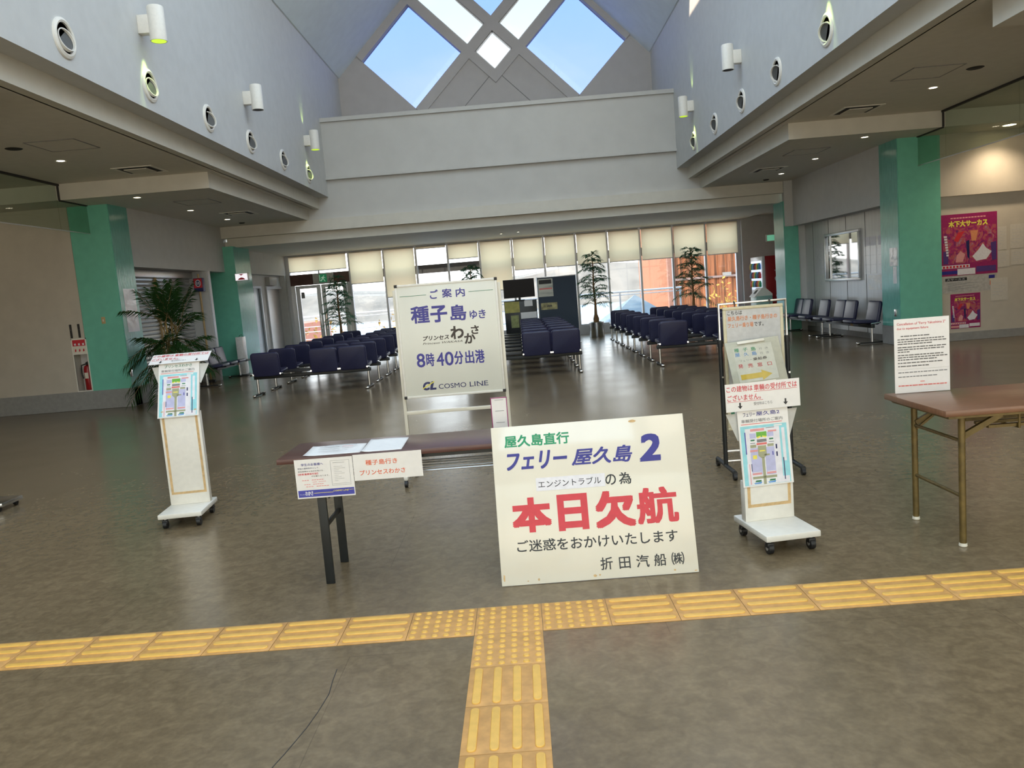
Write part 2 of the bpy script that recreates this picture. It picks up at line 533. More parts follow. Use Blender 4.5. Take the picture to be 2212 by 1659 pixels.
    def obj(s, name, parent=None, loc=None, smooth=True, **tags):
        me = bpy.data.meshes.new(name)
        me.from_pydata(s.v, [], s.f)
        for m in s.mats: me.materials.append(m)
        me.polygons.foreach_set('material_index', s.mi)
        if smooth:
            me.polygons.foreach_set('use_smooth', [True] * len(me.polygons))
            me.set_sharp_from_angle(angle=R(38))
        me.update()
        o = bpy.data.objects.new(name, me)
        COL.objects.link(o)
        if parent is not None: o.parent = parent
        if loc is not None: o.location = loc
        for k, v in tags.items(): o[k] = v
        return o


def thing(name, label, category, loc=(0, 0, 0), rz=0.0, group=None):
    o = bpy.data.objects.new(name, None)
    o.empty_display_size = 0.1
    COL.objects.link(o)
    o.location = loc
    o.rotation_euler = (0, 0, rz)
    o['label'] = label
    o['category'] = category
    if group: o['group'] = group
    return o


def tag(o, label, category, group=None):
    o['label'] = label; o['category'] = category
    if group: o['group'] = group
    return o


KIDS = {}


def dup(root, loc, rz, label, group=None):
    def cp(o, parent):
        c = o.copy()
        COL.objects.link(c)
        if parent is not None:
            c.parent = parent
        for ch in [x for x in KIDS[root.name] if x.parent == o]:
            cp(ch, c)
        return c
    if root.name not in KIDS:
        KIDS[root.name] = list(root.children_recursive)
    r = cp(root, None)
    r.location = loc; r.rotation_euler = (0, 0, rz)
    r['label'] = label
    if group: r['group'] = group
    return r


def struct(mb, name, parent=None, smooth=False):
    o = mb.obj(name, parent, smooth=smooth)
    if parent is None: o['kind'] = 'structure'
    return o


def ordinal(n):
    return ['first', 'second', 'third', 'fourth', 'fifth', 'sixth', 'seventh', 'eighth', 'ninth', 'tenth', 'eleventh', 'twelfth', 'thirteenth', 'fourteenth'][n]


def bx(a, b, m, bev=0.0):
    return MB().box(a, b, m, bev)

# ------------------------------------------------------------------ the hall
XC = 0.15
struct(bx((-11.2, -6.3, -0.12), (11.5, 20.45, 0.0), M_FLOOR), 'floor')
# high central nave: side walls, stepped bulkheads, side ceilings
for nm, sg in (('left', -1), ('right', 1)):
    X = lambda d: XC + sg * d
    struct(bx((X(4.05), -6.3, 3.95), (X(4.42), 18.4, 7.32), M_WALL), 'wall_upper_' + nm)
    c = MB()
    c.box((X(4.30), -6.3, 3.70), (X(4.44), 15.58, 3.955), M_FASC)
    c.box((X(4.56), -6.3, 3.45), (X(4.70), 4.14, 3.705), M_FASC)
    c.box((X(4.70), 4.0, 3.45), (X(11.2), 4.14, 3.705), M_FASC)
    c.box((X(4.56), 9.5, 3.45), (X(4.70), 15.58, 3.705), M_FASC)
    c.box((X(4.70), 9.5, 3.45), (X(11.2), 9.64, 3.705), M_FASC)
    struct(c, 'trim_' + ('1' if sg < 0 else '2'))
    c = MB()
    c.box((X(4.42), 4.0, 3.70), (X(11.2), 9.64, 3.82), M_CEIL)
    c.box((X(4.42), -6.3, 3.70), (X(4.70), 4.0, 3.82), M_CEIL)
    c.box((X(4.42), 9.64, 3.70), (X(4.70), 18.4, 3.82), M_CEIL)
    c.box((X(4.70), -6.3, 3.4501), (X(11.2), 4.0, 3.57), M_CEIL)
    c.box((X(4.70), 9.64, 3.4501), (X(11.2), 15.6, 3.57), M_CEIL)
    struct(c, 'ceiling_' + nm)
    # roof slope
    r = MB()
    P4 = lambda a, b: [(X(a), 11.29 - a), (X(a) + sg * 0.3, 11.59 - a), (X(b) + sg * 0.3, 11.59 - b), (X(b), 11.29 - b)]
    r.prism([(X(4.02), 7.27), (X(4.45), 7.27), (X(0), 11.72), (X(0), 11.29)], 10.6, 18.4, M_ROOF)
    r.prism([(X(4.02), 7.27), (X(4.45), 7.27), (X(0), 11.72), (X(0), 11.29)], -6.3, -1.5, M_ROOF)
    r.prism([(X(4.02), 7.27), (X(4.45), 7.27), (X(3.4), 8.32), (X(3.4), 7.89)], -1.5, 10.6, M_ROOF)
    r.prism([(X(0.5), 10.79), (X(0.5), 11.22), (X(0), 11.72), (X(0), 11.29)], -1.5, 10.6, M_ROOF)
    struct(r, 'roof_slope_' + nm)
    f = MB()
    for yy in (-1.5, 1.5, 4.5, 7.5, 10.55):
        f.bar((X(3.4), yy, 8.05), (X(0.5), yy, 10.95), 0.06, 0.12, M_ALU, upv=(sg, 0, 1))
    added_skylight = struct(f, 'window_' + ('4' if sg < 0 else '5'))  # skylight strip added out of view to bring daylight into the nave
    f = MB()
    f.prism([(X(3.4), 8.10), (X(3.4), 8.12), (X(0.5), 11.02), (X(0.5), 11.0)], -1.5, 10.6, G_CLEAR)
    f.obj('pane', added_skylight, smooth=False)
    portal('daylight_portal_roof_' + nm, (X(2.05), 4.55, 9.75), (-sg, 0, -1), 12.2, 4.3)
    # outer side walls of the hall
    struct(bx((X(11.05), -6.3, 0), (X(11.3), 10.6, 3.9), M_WALL), 'wall_outer_' + nm)

# roof lining seams on the slopes (one thin raised joint on each)
for nm, sg in (('3', -1), ('4', 1)):
    t = MB()
    for d in (3.35, 2.1):
        t.bar((XC + sg * d, -6, 11.315 - d - 0.012), (XC + sg * d, 18.05, 11.315 - d - 0.012), 0.02, 0.012, M_SEAM, upv=(sg, 0, 1))
    for yy in (16.4, 14.2, 12.0):
        t.bar((XC + sg * 3.95, yy, 7.35), (XC + sg * 0.2, yy, 11.1), 0.012, 0.012, M_SEAM, upv=(sg, 0, 1))
    struct(t, 'trim_' + nm)

# gable lattice at the far end of the nave
GY = 18.1
GC = (0.18, 7.64)
S2 = math.sqrt(2)
brk = [-5.2, -2.42, -0.575, -0.34, 0.34, 0.595, 2.41, 2.62]


def pq(p, q):
    return (GC[0] + (p - q) / S2, GC[1] + (p + q) / S2)


def clip_poly(poly, nx, nz, d):
    out = []
    for i in range(len(poly)):
        a = poly[i]; b = poly[(i + 1) % len(poly)]
        da = a[0] * nx + a[1] * nz - d; db = b[0] * nx + b[1] * nz - d
        if da >= 0: out.append(a)
        if (da >= 0) != (db >= 0):
            t = da / (da - db)
            out.append((a[0] + (b[0] - a[0]) * t, a[1] + (b[1] - a[1]) * t))
    return out


glazed = {(3, 3): 'w', (3, 5): 'w', (5, 3): 'w', (5, 5): 'b', (1, 5): 'b', (5, 1): 'b'}
gable = MB()
bars = MB()
for i in range(7):
    for j in range(7):
        if (i, j) in glazed: continue
        poly = [pq(brk[i], brk[j]), pq(brk[i + 1], brk[j]), pq(brk[i + 1], brk[j + 1]), pq(brk[i], brk[j + 1])]
        for nx, nz, d in ((0, 1, 5.35), (1, 0, -4.0), (-1, 0, -4.3)):
            if poly: poly = clip_poly(poly, nx, nz, d)
        if len(poly) < 3: continue
        isbar = (i in (2, 4, 6) or j in (2, 4, 6)) and min(i, j) > 0 and not (i <= 2 and j <= 1) and not (j <= 2 and i <= 1)
        if isbar:
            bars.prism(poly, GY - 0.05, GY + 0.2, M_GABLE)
        else:
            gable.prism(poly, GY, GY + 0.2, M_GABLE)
struct(gable, 'wall_gable')
win = struct(bars, 'window_1')
for (i, j), kind in sorted(glazed.items()):
    g = MB()
    ins = 0.04
    poly = [pq(brk[i] - ins, brk[j] - ins), pq(brk[i + 1] + ins, brk[j] - ins), pq(brk[i + 1] + ins, brk[j + 1] + ins), pq(brk[i] - ins, brk[j + 1] + ins)]
    g.prism(poly, GY + 0.11, GY + 0.125, G_GABLE if kind == 'b' else G_GABLEW)
    g.obj('pane', win, smooth=False)
    if kind == 'w':     # dark gasket and little stay clips round the opening lights
        g = MB()
        for a, b in ((0, 1), (1, 2), (2, 3), (3, 0)):
            p = [pq(brk[i], brk[j]), pq(brk[i + 1], brk[j]), pq(brk[i + 1], brk[j + 1]), pq(brk[i], brk[j + 1])]
            g.bar((p[a][0], GY + 0.05, p[a][1]), (p[b][0], GY + 0.05, p[b][1]), 0.06, 0.05, M_ALU, upv=(0, 1, 0))
        g.obj('sash', win, smooth=False)
# seams of the blank panels under the lattice
t = MB()
for a, b in (((-0.34, -0.36), (-0.34, -1.85)), ((-0.36, -0.34), (-1.85, -0.34)), ((-2.42, 0.3), (-2.42, 0.6)), ((0.3, -2.42), (0.6, -2.42))):
    p = pq(*a); q = pq(*b)
    t.bar((p[0], GY - 0.003, p[1]), (q[0], GY - 0.003, q[1]), 0.015, 0.006, M_SEAM, upv=(0, 1, 0))
struct(t, 'trim_5')

# parapet wall between nave and low window zone
pw = MB()
pw.box((-3.9, 15.5, 4.38), (4.2, 15.8, 5.64), M_PARA)
pw.box((-4.6, 15.56, 3.4), (4.9, 15.8, 4.38), M_PARA)
struct(pw, 'wall_parapet')
t = MB()
t.box((-3.9, 15.44, 5.62), (4.2, 15.84, 5.71), M_PARA)
t.box((-3.9, 15.45, 4.33), (4.2, 15.57, 4.385), M_PARA)
struct(t, 'trim_6')
t = MB()
t.box((-6.46, 15.42, 3.19), (6.76, 15.75, 3.452), M_FASC)
t.box((-6.4, 15.60, 2.985), (6.66, 15.85, 3.195), M_FASC)
struct(t, 'trim_7')
c = MB()
c.box((-6.75, 15.62, 2.99), (7.05, 20.6, 3.12), M_CEIL)
c.box((-7.3, 15.5, 3.2), (-6.75, 20.6, 3.3), M_CEIL)
c.box((7.05, 15.5, 3.05), (9.2, 20.6, 3.2), M_CEIL)
c.box((-4.4, 15.7, 5.5), (4.7, 18.4, 5.6), M_CEIL)
struct(c, 'ceiling_rear')

# left and right: front walls with green columns, recesses, rear alcoves
# left front wall with a niche for the extinguisher
w = MB()
w.box((-11.2, 10.3, 0.32), (-7.385, 10.55, 3.5), M_WARMW)
w.box((-7.385, 10.3, 0.985), (-7.155, 10.55, 3.5), M_WARMW)
w.box((-7.385, 10.5, 0.32), (-7.155, 10.55, 0.99), M_PANELW)
w.box((-11.2, 10.55, 0.0), (-7.1, 10.65, 3.5), M_WALL)
struct(w, 'wall_left_front')
t = MB()
t.box((-11.2, 10.29, 0.0), (-6.45, 10.6, 0.325), M_PLINTH, 0.008)
t.box((-6.75, 10.35, 0.0), (-6.45, 11.0, 0.325), M_PLINTH, 0.008)
struct(t, 'baseboard_left')
c = MB()
c.box((-7.15, 10.3, 0.32), (-6.47, 10.96, 3.46), M_GREEN)
c.box((-6.47, 10.31, 0.33), (-6.46, 10.96, 3.455), M_GREENG)
struct(c, 'column_left')
struct(bx((-6.86, 10.96, 2.42), (-6.46, 20.45, 3.46), M_WALL), 'wall_left_side')
w = MB()
w.box((-7.0, 10.96, 0), (-6.86, 14.3, 2.6), M_WALL)
w.box((-6.86, 14.25, 0), (-6.46, 14.42, 2.42), M_WALL)
w.box((-7.5, 14.3, 0), (-7.4, 15.6, 3.6), M_WALL)
w.box((-7.4, 14.3, 0), (-6.86, 14.42, 3.6), M_WALL)
w.box((-7.4, 14.42, 2.42), (-6.86, 15.5, 2.55), M_WALL)
struct(w, 'wall_left_recess')
t = MB()
t.box((-6.47, 14.30, 0), (-6.44, 14.42, 2.42), M_ALUW)
struct(t, 'trim_8')
c = MB()
c.box((-7.4, 15.4, 0.0), (-6.22, 16.5, 3.0), M_GREEN)
c.box((-6.22, 15.41, 0.0), (-6.21, 16.5, 2.99), M_GREENG)
struct(c, 'column_rear_left')
w = MB()
w.box((-6.85, 16.5, 0), (-6.62, 16.95, 3.0), M_WALL)
w.box((-6.85, 16.95, 2.1), (-6.62, 20.45, 3.0), M_WALL)
w.box((-6.85, 18.35, 0), (-6.62, 18.75, 2.1), M_WALL)
w.box((-6.9, 16.9, 0), (-6.85, 20.45, 3.0), M_WALL)
struct(w, 'wall_rear_left')
struct(bx((-7.2, 20.2, 0), (-6.47, 20.6, 3.0), M_WALL), 'wall_window_left')

# right
w = MB()
w.box((7.47, 10.3, 2.44), (11.5, 10.55, 3.5), M_WARMW)
w.box((7.47, 10.40, 0.14), (11.5, 10.55, 2.46), M_WARMW)
struct(w, 'wall_right_front')
t = MB()
t.box((7.46, 10.385, 0.0), (11.5, 10.6, 0.145), M_PLINTH, 0.006)
t.box((6.75, 10.29, 0.0), (7.48, 10.97, 0.325), M_PLINTH, 0.008)
t.box((7.02, 10.96, 0.0), (7.10, 15.4, 0.10), M_PLINTH)
struct(t, 'baseboard_right')
c = MB()
c.box((6.77, 10.3, 0.32), (7.47, 10.96, 3.46), M_GREEN)
c.box((6.76, 10.31, 0.33), (6.77, 10.96, 3.455), M_GREENG)
struct(c, 'column_right')
struct(bx((6.76, 10.96, 2.42), (7.1, 15.4, 3.46), M_WALL), 'wall_right_side')
struct(bx((7.05, 10.96, 0.0), (7.2, 15.45, 2.6), M_PANELW), 'wall_right_recess')
# joints between the white wall panels
t = MB()
for k in range(5):
    t.box((7.044, 11.35 + 0.9 * k, 0.1), (7.052, 11.356 + 0.9 * k, 2.42), M_SEAM)
struct(t, 'trim_9')
c = MB()
c.box((6.56, 15.4, 0.0), (6.88, 16.1, 3.0), M_GREEN)
c.box((6.55, 15.41, 0.0), (6.56, 16.1, 2.99), M_GREENG)
struct(c, 'column_rear_right')
struct(bx((6.57, 15.36, 2.42), (7.2, 15.5, 3.46), M_WALL), 'wall_right_return')
w = MB()
w.box((6.93, 20.2, 0), (9.2, 20.6, 3.1), M_WALL)
w.box((8.0, 15.4, 0), (8.2, 20.6, 3.1), M_WALL)
w.box((6.88, 15.45, 0), (8.2, 15.6, 3.1), M_WALL)
struct(w, 'wall_rear_right')

# entrance side behind the viewer: glazed doors below, glazed gable above
w = MB()
w.box((-11.2, -6.4, 3.2), (11.5, -6.2, 4.0), M_WALL)
w.box((-4.2, -6.4, 4.0), (4.5, -6.2, 5.2), M_WALL)
w.box((-4.2, -6.4, 5.2), (-3.2, -6.2, 7.6), M_WALL)
w.box((3.5, -6.4, 5.2), (4.5, -6.2, 7.6), M_WALL)
w.prism([(-4.2, 7.6), (-3.2, 7.6), (0.15, 10.0), (3.5, 7.6), (4.5, 7.6), (0.15, 11.7)], -6.4, -6.2, M_WALL)
w.box((-11.2, -6.4, 0), (-9.8, -6.2, 3.2), M_WALL)
w.box((10.1, -6.4, 0), (11.5, -6.2, 3.2), M_WALL)
struct(w, 'wall_entrance')
f = MB()
for k in range(15):
    x = -9.8 + k * 19.9 / 14
    f.box((x - 0.03, -6.36, 0), (x + 0.03, -6.26, 3.2), M_ALU)
f.box((-9.8, -6.36, 2.2), (10.1, -6.26, 2.28), M_ALU)
win = struct(f, 'window_2')
bx((-9.8, -6.315, 0), (10.1, -6.305, 3.2), G_ENTR).obj('pane', win, smooth=False)

# ------------------------------------------------------------------ rear window wall
WY = 20.4
PITCH = (6.87 + 6.41) / 14.4
mull = [-6.42, -5.50, -4.58, -3.55, -2.60, -1.66, -0.72, 0.24, 1.17, 2.10, 3.03, 3.99, 4.94, 5.90, 6.86]
f = MB()
for k, x in enumerate(mull):
    if k == 1:
        f.box((x - 0.02, WY - 0.02, 2.40), (x + 0.02, WY + 0.08, 2.99), M_ALU)
        continue
    wd = 0.075 if k in (0, 14) else 0.028
    f.box((x - wd, WY - 0.04, 0.0), (x + wd, WY + 0.10, 2.99), M_ALUW)
f.box((-4.58, WY - 0.03, 0.24), (6.86, WY + 0.08, 0.30), M_ALUW)
f.box((-6.42, WY - 0.03, 2.93), (6.86, WY + 0.08, 2.99), M_ALUW)
win = struct(f, 'window_3')
for k in range(2, 14):
    bx((mull[k] + 0.028, WY + 0.02, 0.30), (mull[k + 1] - 0.028, WY + 0.03, 2.93), G_REAR).obj('pane', win, smooth=False)
bx((-6.35, WY + 0.02, 2.44), (-4.6, WY + 0.03, 2.93), G_REAR).obj('pane', win, smooth=False)
struct(bx((-4.58, WY - 0.10, 0.0), (6.86, WY + 0.10, 0.25), M_ALUW), 'trim_10')

# double doors under the left bays
d = MB()
d.box((-6.36, WY - 0.05, 2.10), (-4.61, WY + 0.08, 2.42), M_BROWN)  # dark brown puts the header's backlit shade into its colour
d.box((-6.36, WY - 0.05, 0.0), (-6.24, WY + 0.08, 2.10), M_ALU)
d.box((-4.70, WY - 0.05, 0.0), (-4.61, WY + 0.08, 2.10), M_ALU)
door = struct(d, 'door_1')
for x0, x1, hx in ((-6.23, -5.49, -5.56), (-5.47, -4.71, -5.40)):
    d = MB()
    d.box((x0, WY - 0.02, 0.01), (x0 + 0.12, WY + 0.03, 2.09), M_ALU)
    d.box((x1 - 0.12, WY - 0.02, 0.01), (x1, WY + 0.03, 2.09), M_ALU)
    d.box((x0 + 0.12, WY - 0.02, 0.01), (x1 - 0.12, WY + 0.03, 0.12), M_ALU)
    d.box((x0 + 0.12, WY - 0.02, 2.0), (x1 - 0.12, WY + 0.03, 2.09), M_ALU)
    leaf = d.obj('door_leaf', door, smooth=False)
    bx((x0 + 0.12, WY, 0.12), (x1 - 0.12, WY + 0.01, 2.0), G_REAR).obj('pane', leaf, smooth=False)
    MB().tube([(hx, WY - 0.02, 0.75), (hx, WY - 0.07, 0.78), (hx, WY - 0.07, 1.22), (hx, WY - 0.02, 1.25)], 0.012, M_CHROME, 8).obj('handle', leaf)
bx((-6.08, WY - 0.022, 1.72), (-5.98, WY - 0.02, 1.9), INK['grey']).obj('sticker', door, smooth=False)

# roller blinds, one per bay
bl = [(-6.33, -4.64, 2.50, 'wide beige roller blind above the double doors')]
ends = {2: 2.02, 3: 1.55, 4: 2.88, 5: 2.515, 6: 1.50, 7: 2.04, 8: 2.05, 9: 2.05, 10: 2.05, 11: 2.04, 12: 2.03, 13: 2.03}
nice = {2: 'half lowered beige roller blind next to the double doors', 3: 'long beige roller blind second from the double doors',
        4: 'beige roller blind rolled almost fully up, bare glass below it', 5: 'short beige roller blind just right of the rolled-up one',
        6: 'long beige roller blind hanging left above the television', 7: 'beige roller blind directly above the television',
        8: 'beige roller blind above the tall grey partition', 9: 'beige roller blind right of the grey partition, above the middle plant',
        10: 'beige roller blind fourth from the right end of the window wall', 11: 'beige roller blind third from the right end of the window wall',
        12: 'beige roller blind behind the right-hand potted plant', 13: 'beige roller blind at the right end of the window wall'}
for k in range(2, 14):
    bl.append((mull[k] + 0.035, mull[k + 1] - 0.035, ends[k], nice[k]))
for x0, x1, zb, lb in bl:
    t = thing('roller_blind', lb, 'blind', ((x0 + x1) / 2, WY - 0.09, 0), 0, 'roller blinds along the window wall')
    h = (x1 - x0) / 2
    MB().tube([(-h, 0, 2.945), (h, 0, 2.945)], 0.028, M_ALUW, 10).obj('roller', t)
    bx((-h, -0.0295, zb), (h, -0.0285, 2.945), M_BLIND).obj('cloth', t, smooth=False)
    MB().box((-h, -0.036, zb - 0.012), (h, -0.022, zb + 0.010), M_ALUW, 0.004).obj('bottom_bar', t)

# ------------------------------------------------------------------ outside
struct(bx((-30, 20.65, -0.25), (30, 23.3, -0.06), mat('deck_concrete', (0.42, 0.40, 0.37), 0.8)), 'deck')
struct(bx((-14, 20.72, 2.18), (15, 21.05, 2.42), mat('canopy_soffit', (0.16, 0.13, 0.11), 0.8)), 'canopy')
struct(bx((-260, 23.2, -3.3), (260, 42, -3.1), mat('quay_concrete', (0.42, 0.42, 0.41), 0.85)), 'ground')
struct(bx((-500, 42, -4.2), (500, 420, -4.0), mat('sea_water', (0.30, 0.38, 0.46), 0.35, var=0.15, scale=0.4, bump=0.2)), 'sea')
hm = MB()
random.seed(4)
hp = [(-420, -4)]
x = -420
while x < 420:
    hp.append((x, 1.0 + 4.5 * (0.5 + 0.5 * math.sin(x * 0.021 + 1)) + 2.2 * math.sin(x * 0.067) + random.uniform(-0.6, 0.6)))
    x += 9
hp.append((420, -4))
vs = []; fs = []
for (x, z) in hp:
    vs += [(x, 210, -4.1), (x, 240, max(z, -4)), (x, 290, max(z, -4) + 1.5)]
for i in range(len(hp) - 1):
    a = i * 3
    fs += [(a, a + 3, a + 4, a + 1), (a + 1, a + 4, a + 5, a + 2)]
hm.add(vs, fs, mat('hill_scrub', (0.20, 0.17, 0.14), 0.9, var=0.4, scale=0.08))
struct(hm, 'hills')
# railing round the deck
rl = thing('deck_railing', 'grey metal railing along the deck outside the windows', 'railing', (0, 22.6, -0.06))
r = MB()
r.tube([(-12, 0, 1.19), (5.6, 0, 1.19)], 0.03, M_ALUW, 8)
r.tube([(-12, 0, 1.09), (5.6, 0, 1.09)], 0.016, M_ALUW, 8)
r.obj('top_rail', rl)
for z in (0.86, 0.70, 0.46):
    MB().tube([(-12, 0, z), (1.0 if z != 0.7 else -2.0, 0, z)], 0.014, M_ALUW, 6).obj('rail', rl)
for x in (-11.9, -9.6, -7.4, -5.2, -3.0, -0.8, 1.4, 3.6, 5.55):
    bx((x - 0.025, -0.025, 0), (x + 0.025, 0.025, 1.19), M_ALUW).obj('post', rl, smooth=False)
# rust-coloured shed to the right
rm = mat('rusted_cladding', (0.22, 0.082, 0.034), 0.8, var=0.45, scale=3, stretch=(6, 6, 0.35))
sh = thing('rusty_shed', 'rust-red corrugated shed outside the right end of the windows', 'shed', (6.15, 27.0, -3.1))
s = MB()
for k in range(60):
    s.box((k * 0.16, -0.02 if k % 2 else 0.02, 0), (k * 0.16 + 0.16, 8, 8.2), rm)
s.obj('cladding', sh, smooth=False)
bx((-0.15, -0.08, 0), (0.12, 0.15, 8.2), mat('rust_post', (0.24, 0.12, 0.09), 0.8)).obj('corner_post', sh, smooth=False)
bx((0.1, -0.12, 4.42), (9.6, -0.02, 4.50), mat('shed_pipe', (0.22, 0.16, 0.15), 0.7)).obj('pipe', sh, smooth=False)
bx((1.9, -0.16, 4.46), (2.2, -0.02, 4.60), INK['grey']).obj('junction_box', sh, smooth=False)
# pyramid roofed shelter
pv = thing('pyramid_shelter', 'blue-grey pyramid roof of a shelter beyond the railing', 'shelter', (4.57, 26.0, -3.1))
s = MB()
pm = mat('slate_roof', (0.13, 0.18, 0.22), 0.7, var=0.12, scale=4, stretch=(1, 1, 12))
s.add([(-1.35, -1.35, 3.05), (1.35, -1.35, 3.05), (1.35, 1.35, 3.05), (-1.35, 1.35, 3.05), (0, 0, 4.05)], [(0, 1, 4), (1, 2, 4), (2, 3, 4), (3, 0, 4), (3, 2, 1, 0)], pm)
s.obj('roof', pv, smooth=False)
for x in (-1.2, 1.2):
    for y in (-1.2, 1.2):
        bx((x - 0.06, y - 0.06, 0), (x + 0.06, y + 0.06, 3.0), M_WOOD).obj('post', pv, smooth=False)
# low shrubs in the planting beyond the deck
SHR = mat('autumn_shrub', (0.42, 0.24, 0.045), 0.8, var=0.5, scale=6)


def shrub_mesh(seed, w, h):
    rnd = random.Random(seed)
    m = MB()
    m.tube([(0, 0, 0), (0, 0, h * 0.5)], 0.04, M_STEM, 6)
    for k in range(420):
        a = rnd.uniform(0, 2 * PI); rr = math.sqrt(rnd.random()) * w; z = h * (0.25 + 0.75 * rnd.random() * math.sqrt(max(0, 1 - (rr / w) ** 2)))
        p = Vector((rr * math.cos(a), rr * math.sin(a), z)); L = rnd.uniform(0.12, 0.26)
        d = Vector((rnd.gauss(0, 1), rnd.gauss(0, 1), rnd.gauss(0.6, 0.7))).normalized()
        sd = d.orthogonal().normalized() * L * 0.22
        m.add([p, p + d * L * 0.5 + sd, p + d * L, p + d * L * 0.5 - sd], [(0, 1, 2, 3)], SHR)
    return m


for k, (x, y, w, h, lb) in enumerate([(-6.6, 24.6, 1.2, 4.3, 'yellow-leaved shrub outside the left door leaf'), (-4.2, 24.8, 1.2, 4.1, 'low yellow shrub outside the first window bay'),
                                      (1.9, 24.6, 1.0, 3.35, 'low yellow shrub outside behind the middle potted plant'), (-2.0, 25.2, 1.0, 3.3, 'low yellow shrub outside behind the departure board'),
                                      (7.7, 25.4, 1.0, 4.5, 'tall pale shrub in front of the rusty shed')]):
    tag(shrub_mesh(k, w, h).obj('shrub', None, (x, y, -3.1), smooth=False), lb, 'shrub', 'shrubs outside the windows')
tag(MB().box((-16, 31, -3.1), (-9.0, 36, 0.75), mat('far_roof', (0.45, 0.16, 0.10), 0.8)).obj('low_building', smooth=False), 'low red-roofed building far outside the left door', 'building')

# ------------------------------------------------------------------ hanging smoke screens of glass along the side bays
for nm, x in (('left', -6.80), ('right', 7.10)):
    t = thing('glass_smoke_screen', 'hanging glass smoke screen in front of the %s green column' % nm, 'glass screen', (x, 7.0, 2.97), 0, 'glass smoke screens')
    g = MB()
    joints = [-4.0, -1.4, 0.6, 2.42, 3.28]
    for k in range(4):
        top = 0.715 if k < 3 else 0.47
        g = MB().box((-0.004, joints[k] + 0.004, 0.015), (0.004, joints[k + 1] - 0.004, top), G_SCREEN)
        g.obj('glass_panel', t, smooth=False)
    r = MB().box((-0.02, -4.0, 0.70), (0.02, 2.5, 0.735), M_DARK).box((-0.02, 2.5, 0.465), (0.02, 3.28, 0.485), M_DARK)
    r.box((-0.012, 2.47, 0.48), (0.012, 2.495, 0.72), M_DARK)
    r.obj('head_channel', t, smooth=False)
    MB().box((-0.006, -4.0, 0.0), (0.006, 3.28, 0.015), M_ALU).obj('bottom_edge', t, smooth=False)

# ------------------------------------------------------------------ wall sconces, nozzle vents, downlights, ceiling hatches
GLOW = mat('sconce_lamp', (0.5, 0.6, 0.05), 0.4, emit=(0.62, 0.95, 0.02), emit_s=1.1)


def sconce(x, y, sg, lit, label):
    t = thing('wall_sconce', label, 'wall lamp', (x, y, 4.71), 0, 'cylinder wall lamps of the nave')
    dx = sg * 0.21
    b = MB().lathe([(0.0, 0.395), (0.088, 0.395), (0.095, 0.385), (0.095, 0.0), (0.085, 0.0), (0.085, 0.03), (0.0, 0.03)], M_WHITE, 28, (dx, 0, 0.01))
    b.obj('cylinder_shade', t)
    MB().box((0, -0.055, 0.10), (dx - sg * 0.06, 0.055, 0.31), M_WHITE, 0.006).obj('mounting_box', t)
    m = GLOW if lit else M_DARK
    MB().lathe([(0.0, 0.012), (0.084, 0.012), (0.084, 0.03)], m, 24, (dx, 0, 0.0)).obj('lamp_glass', t)
    if lit:
        for z, dz, en in ((-0.04, -1, 3.0), (0.45, 1, 2.2)):
            l = bpy.data.lights.new('sconce_light', 'SPOT')
            l.energy = en * (11 if dz < 0 else 3.5); l.color = (0.72, 1.0, 0.25); l.spot_size = R(46); l.spot_blend = 0.8; l.shadow_soft_size = 0.03
            o = bpy.data.objects.new('sconce_light', l); COL.objects.link(o)
            o.parent = t; o.location = (sg * 0.12, 0, z)
            o.rotation_euler = (0, sg * R(14), 0) if dz < 0 else (PI, -sg * R(20), 0)
    return t


sl = {2.9: 'near', 6.5: 'second', 10.12: 'third', 13.85: 'far'}
for y, lit, lb in ((6.5, True, 'white cylinder wall lamp glowing lime, left wall, nearest of its row'), (10.12, False, 'unlit white cylinder wall lamp in the middle of the left wall'),
                   (13.85, True, 'white cylinder wall lamp glowing lime at the far end of the left wall')):
    sconce(-3.9, y, 1, lit, lb)
for y, lit, lb in ((6.5, True, 'white cylinder wall lamp on the right wall above the nearest vent'), (10.12, False, 'unlit white cylinder wall lamp in the middle of the right wall'),
                   (13.6, True, 'white cylinder wall lamp glowing lime at the far end of the right wall')):
    sconce(4.2, y, -1, lit, lb)


def vent(x, y, z, sg, label, tilt):
    t = thing('nozzle_vent', label, 'air vent', (x, y, z), 0, 'round nozzle vents along the nave walls')
    Q = Matrix.Rotation(sg * PI / 2, 4, 'Y')
    m = MB(Q)
    m.lathe([(0.145, 0.0), (0.192, 0.0), (0.19, 0.018), (0.165, 0.03), (0.145, 0.022), (0.145, 0.0)], M_WHITE, 36)
    m.obj('outer_ring', t)
    m = MB(Q).lathe([(0.0, 0.003), (0.146, 0.003)], M_DARK, 32)  # flat dark disc; the shaded recess is put into its colour
    m.obj('throat_shade', t)
    m = MB(Q @ Matrix.Rotation(tilt, 4, 'X') @ Matrix.Rotation(R(-12), 4, 'Y'))
    m.lathe([(0.102, 0.035), (0.112, 0.035), (0.113, 0.0), (0.098, -0.01), (0.094, 0.0), (0.102, 0.035)], M_WHITE, 32, (sg * 0.022, 0, 0))
    m.obj('nozzle_ring', t)
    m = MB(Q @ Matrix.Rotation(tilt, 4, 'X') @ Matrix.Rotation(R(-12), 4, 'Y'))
    m.lathe([(0.0, 0.006), (0.05, 0.008), (0.100, 0.012)], mat('nozzle_inner_shade', (0.09, 0.09, 0.088), 0.5), 28, (sg * 0.022, 0, 0))  # dark grey puts the shade inside the nozzle into the colour
    m.obj('nozzle_cup', t)


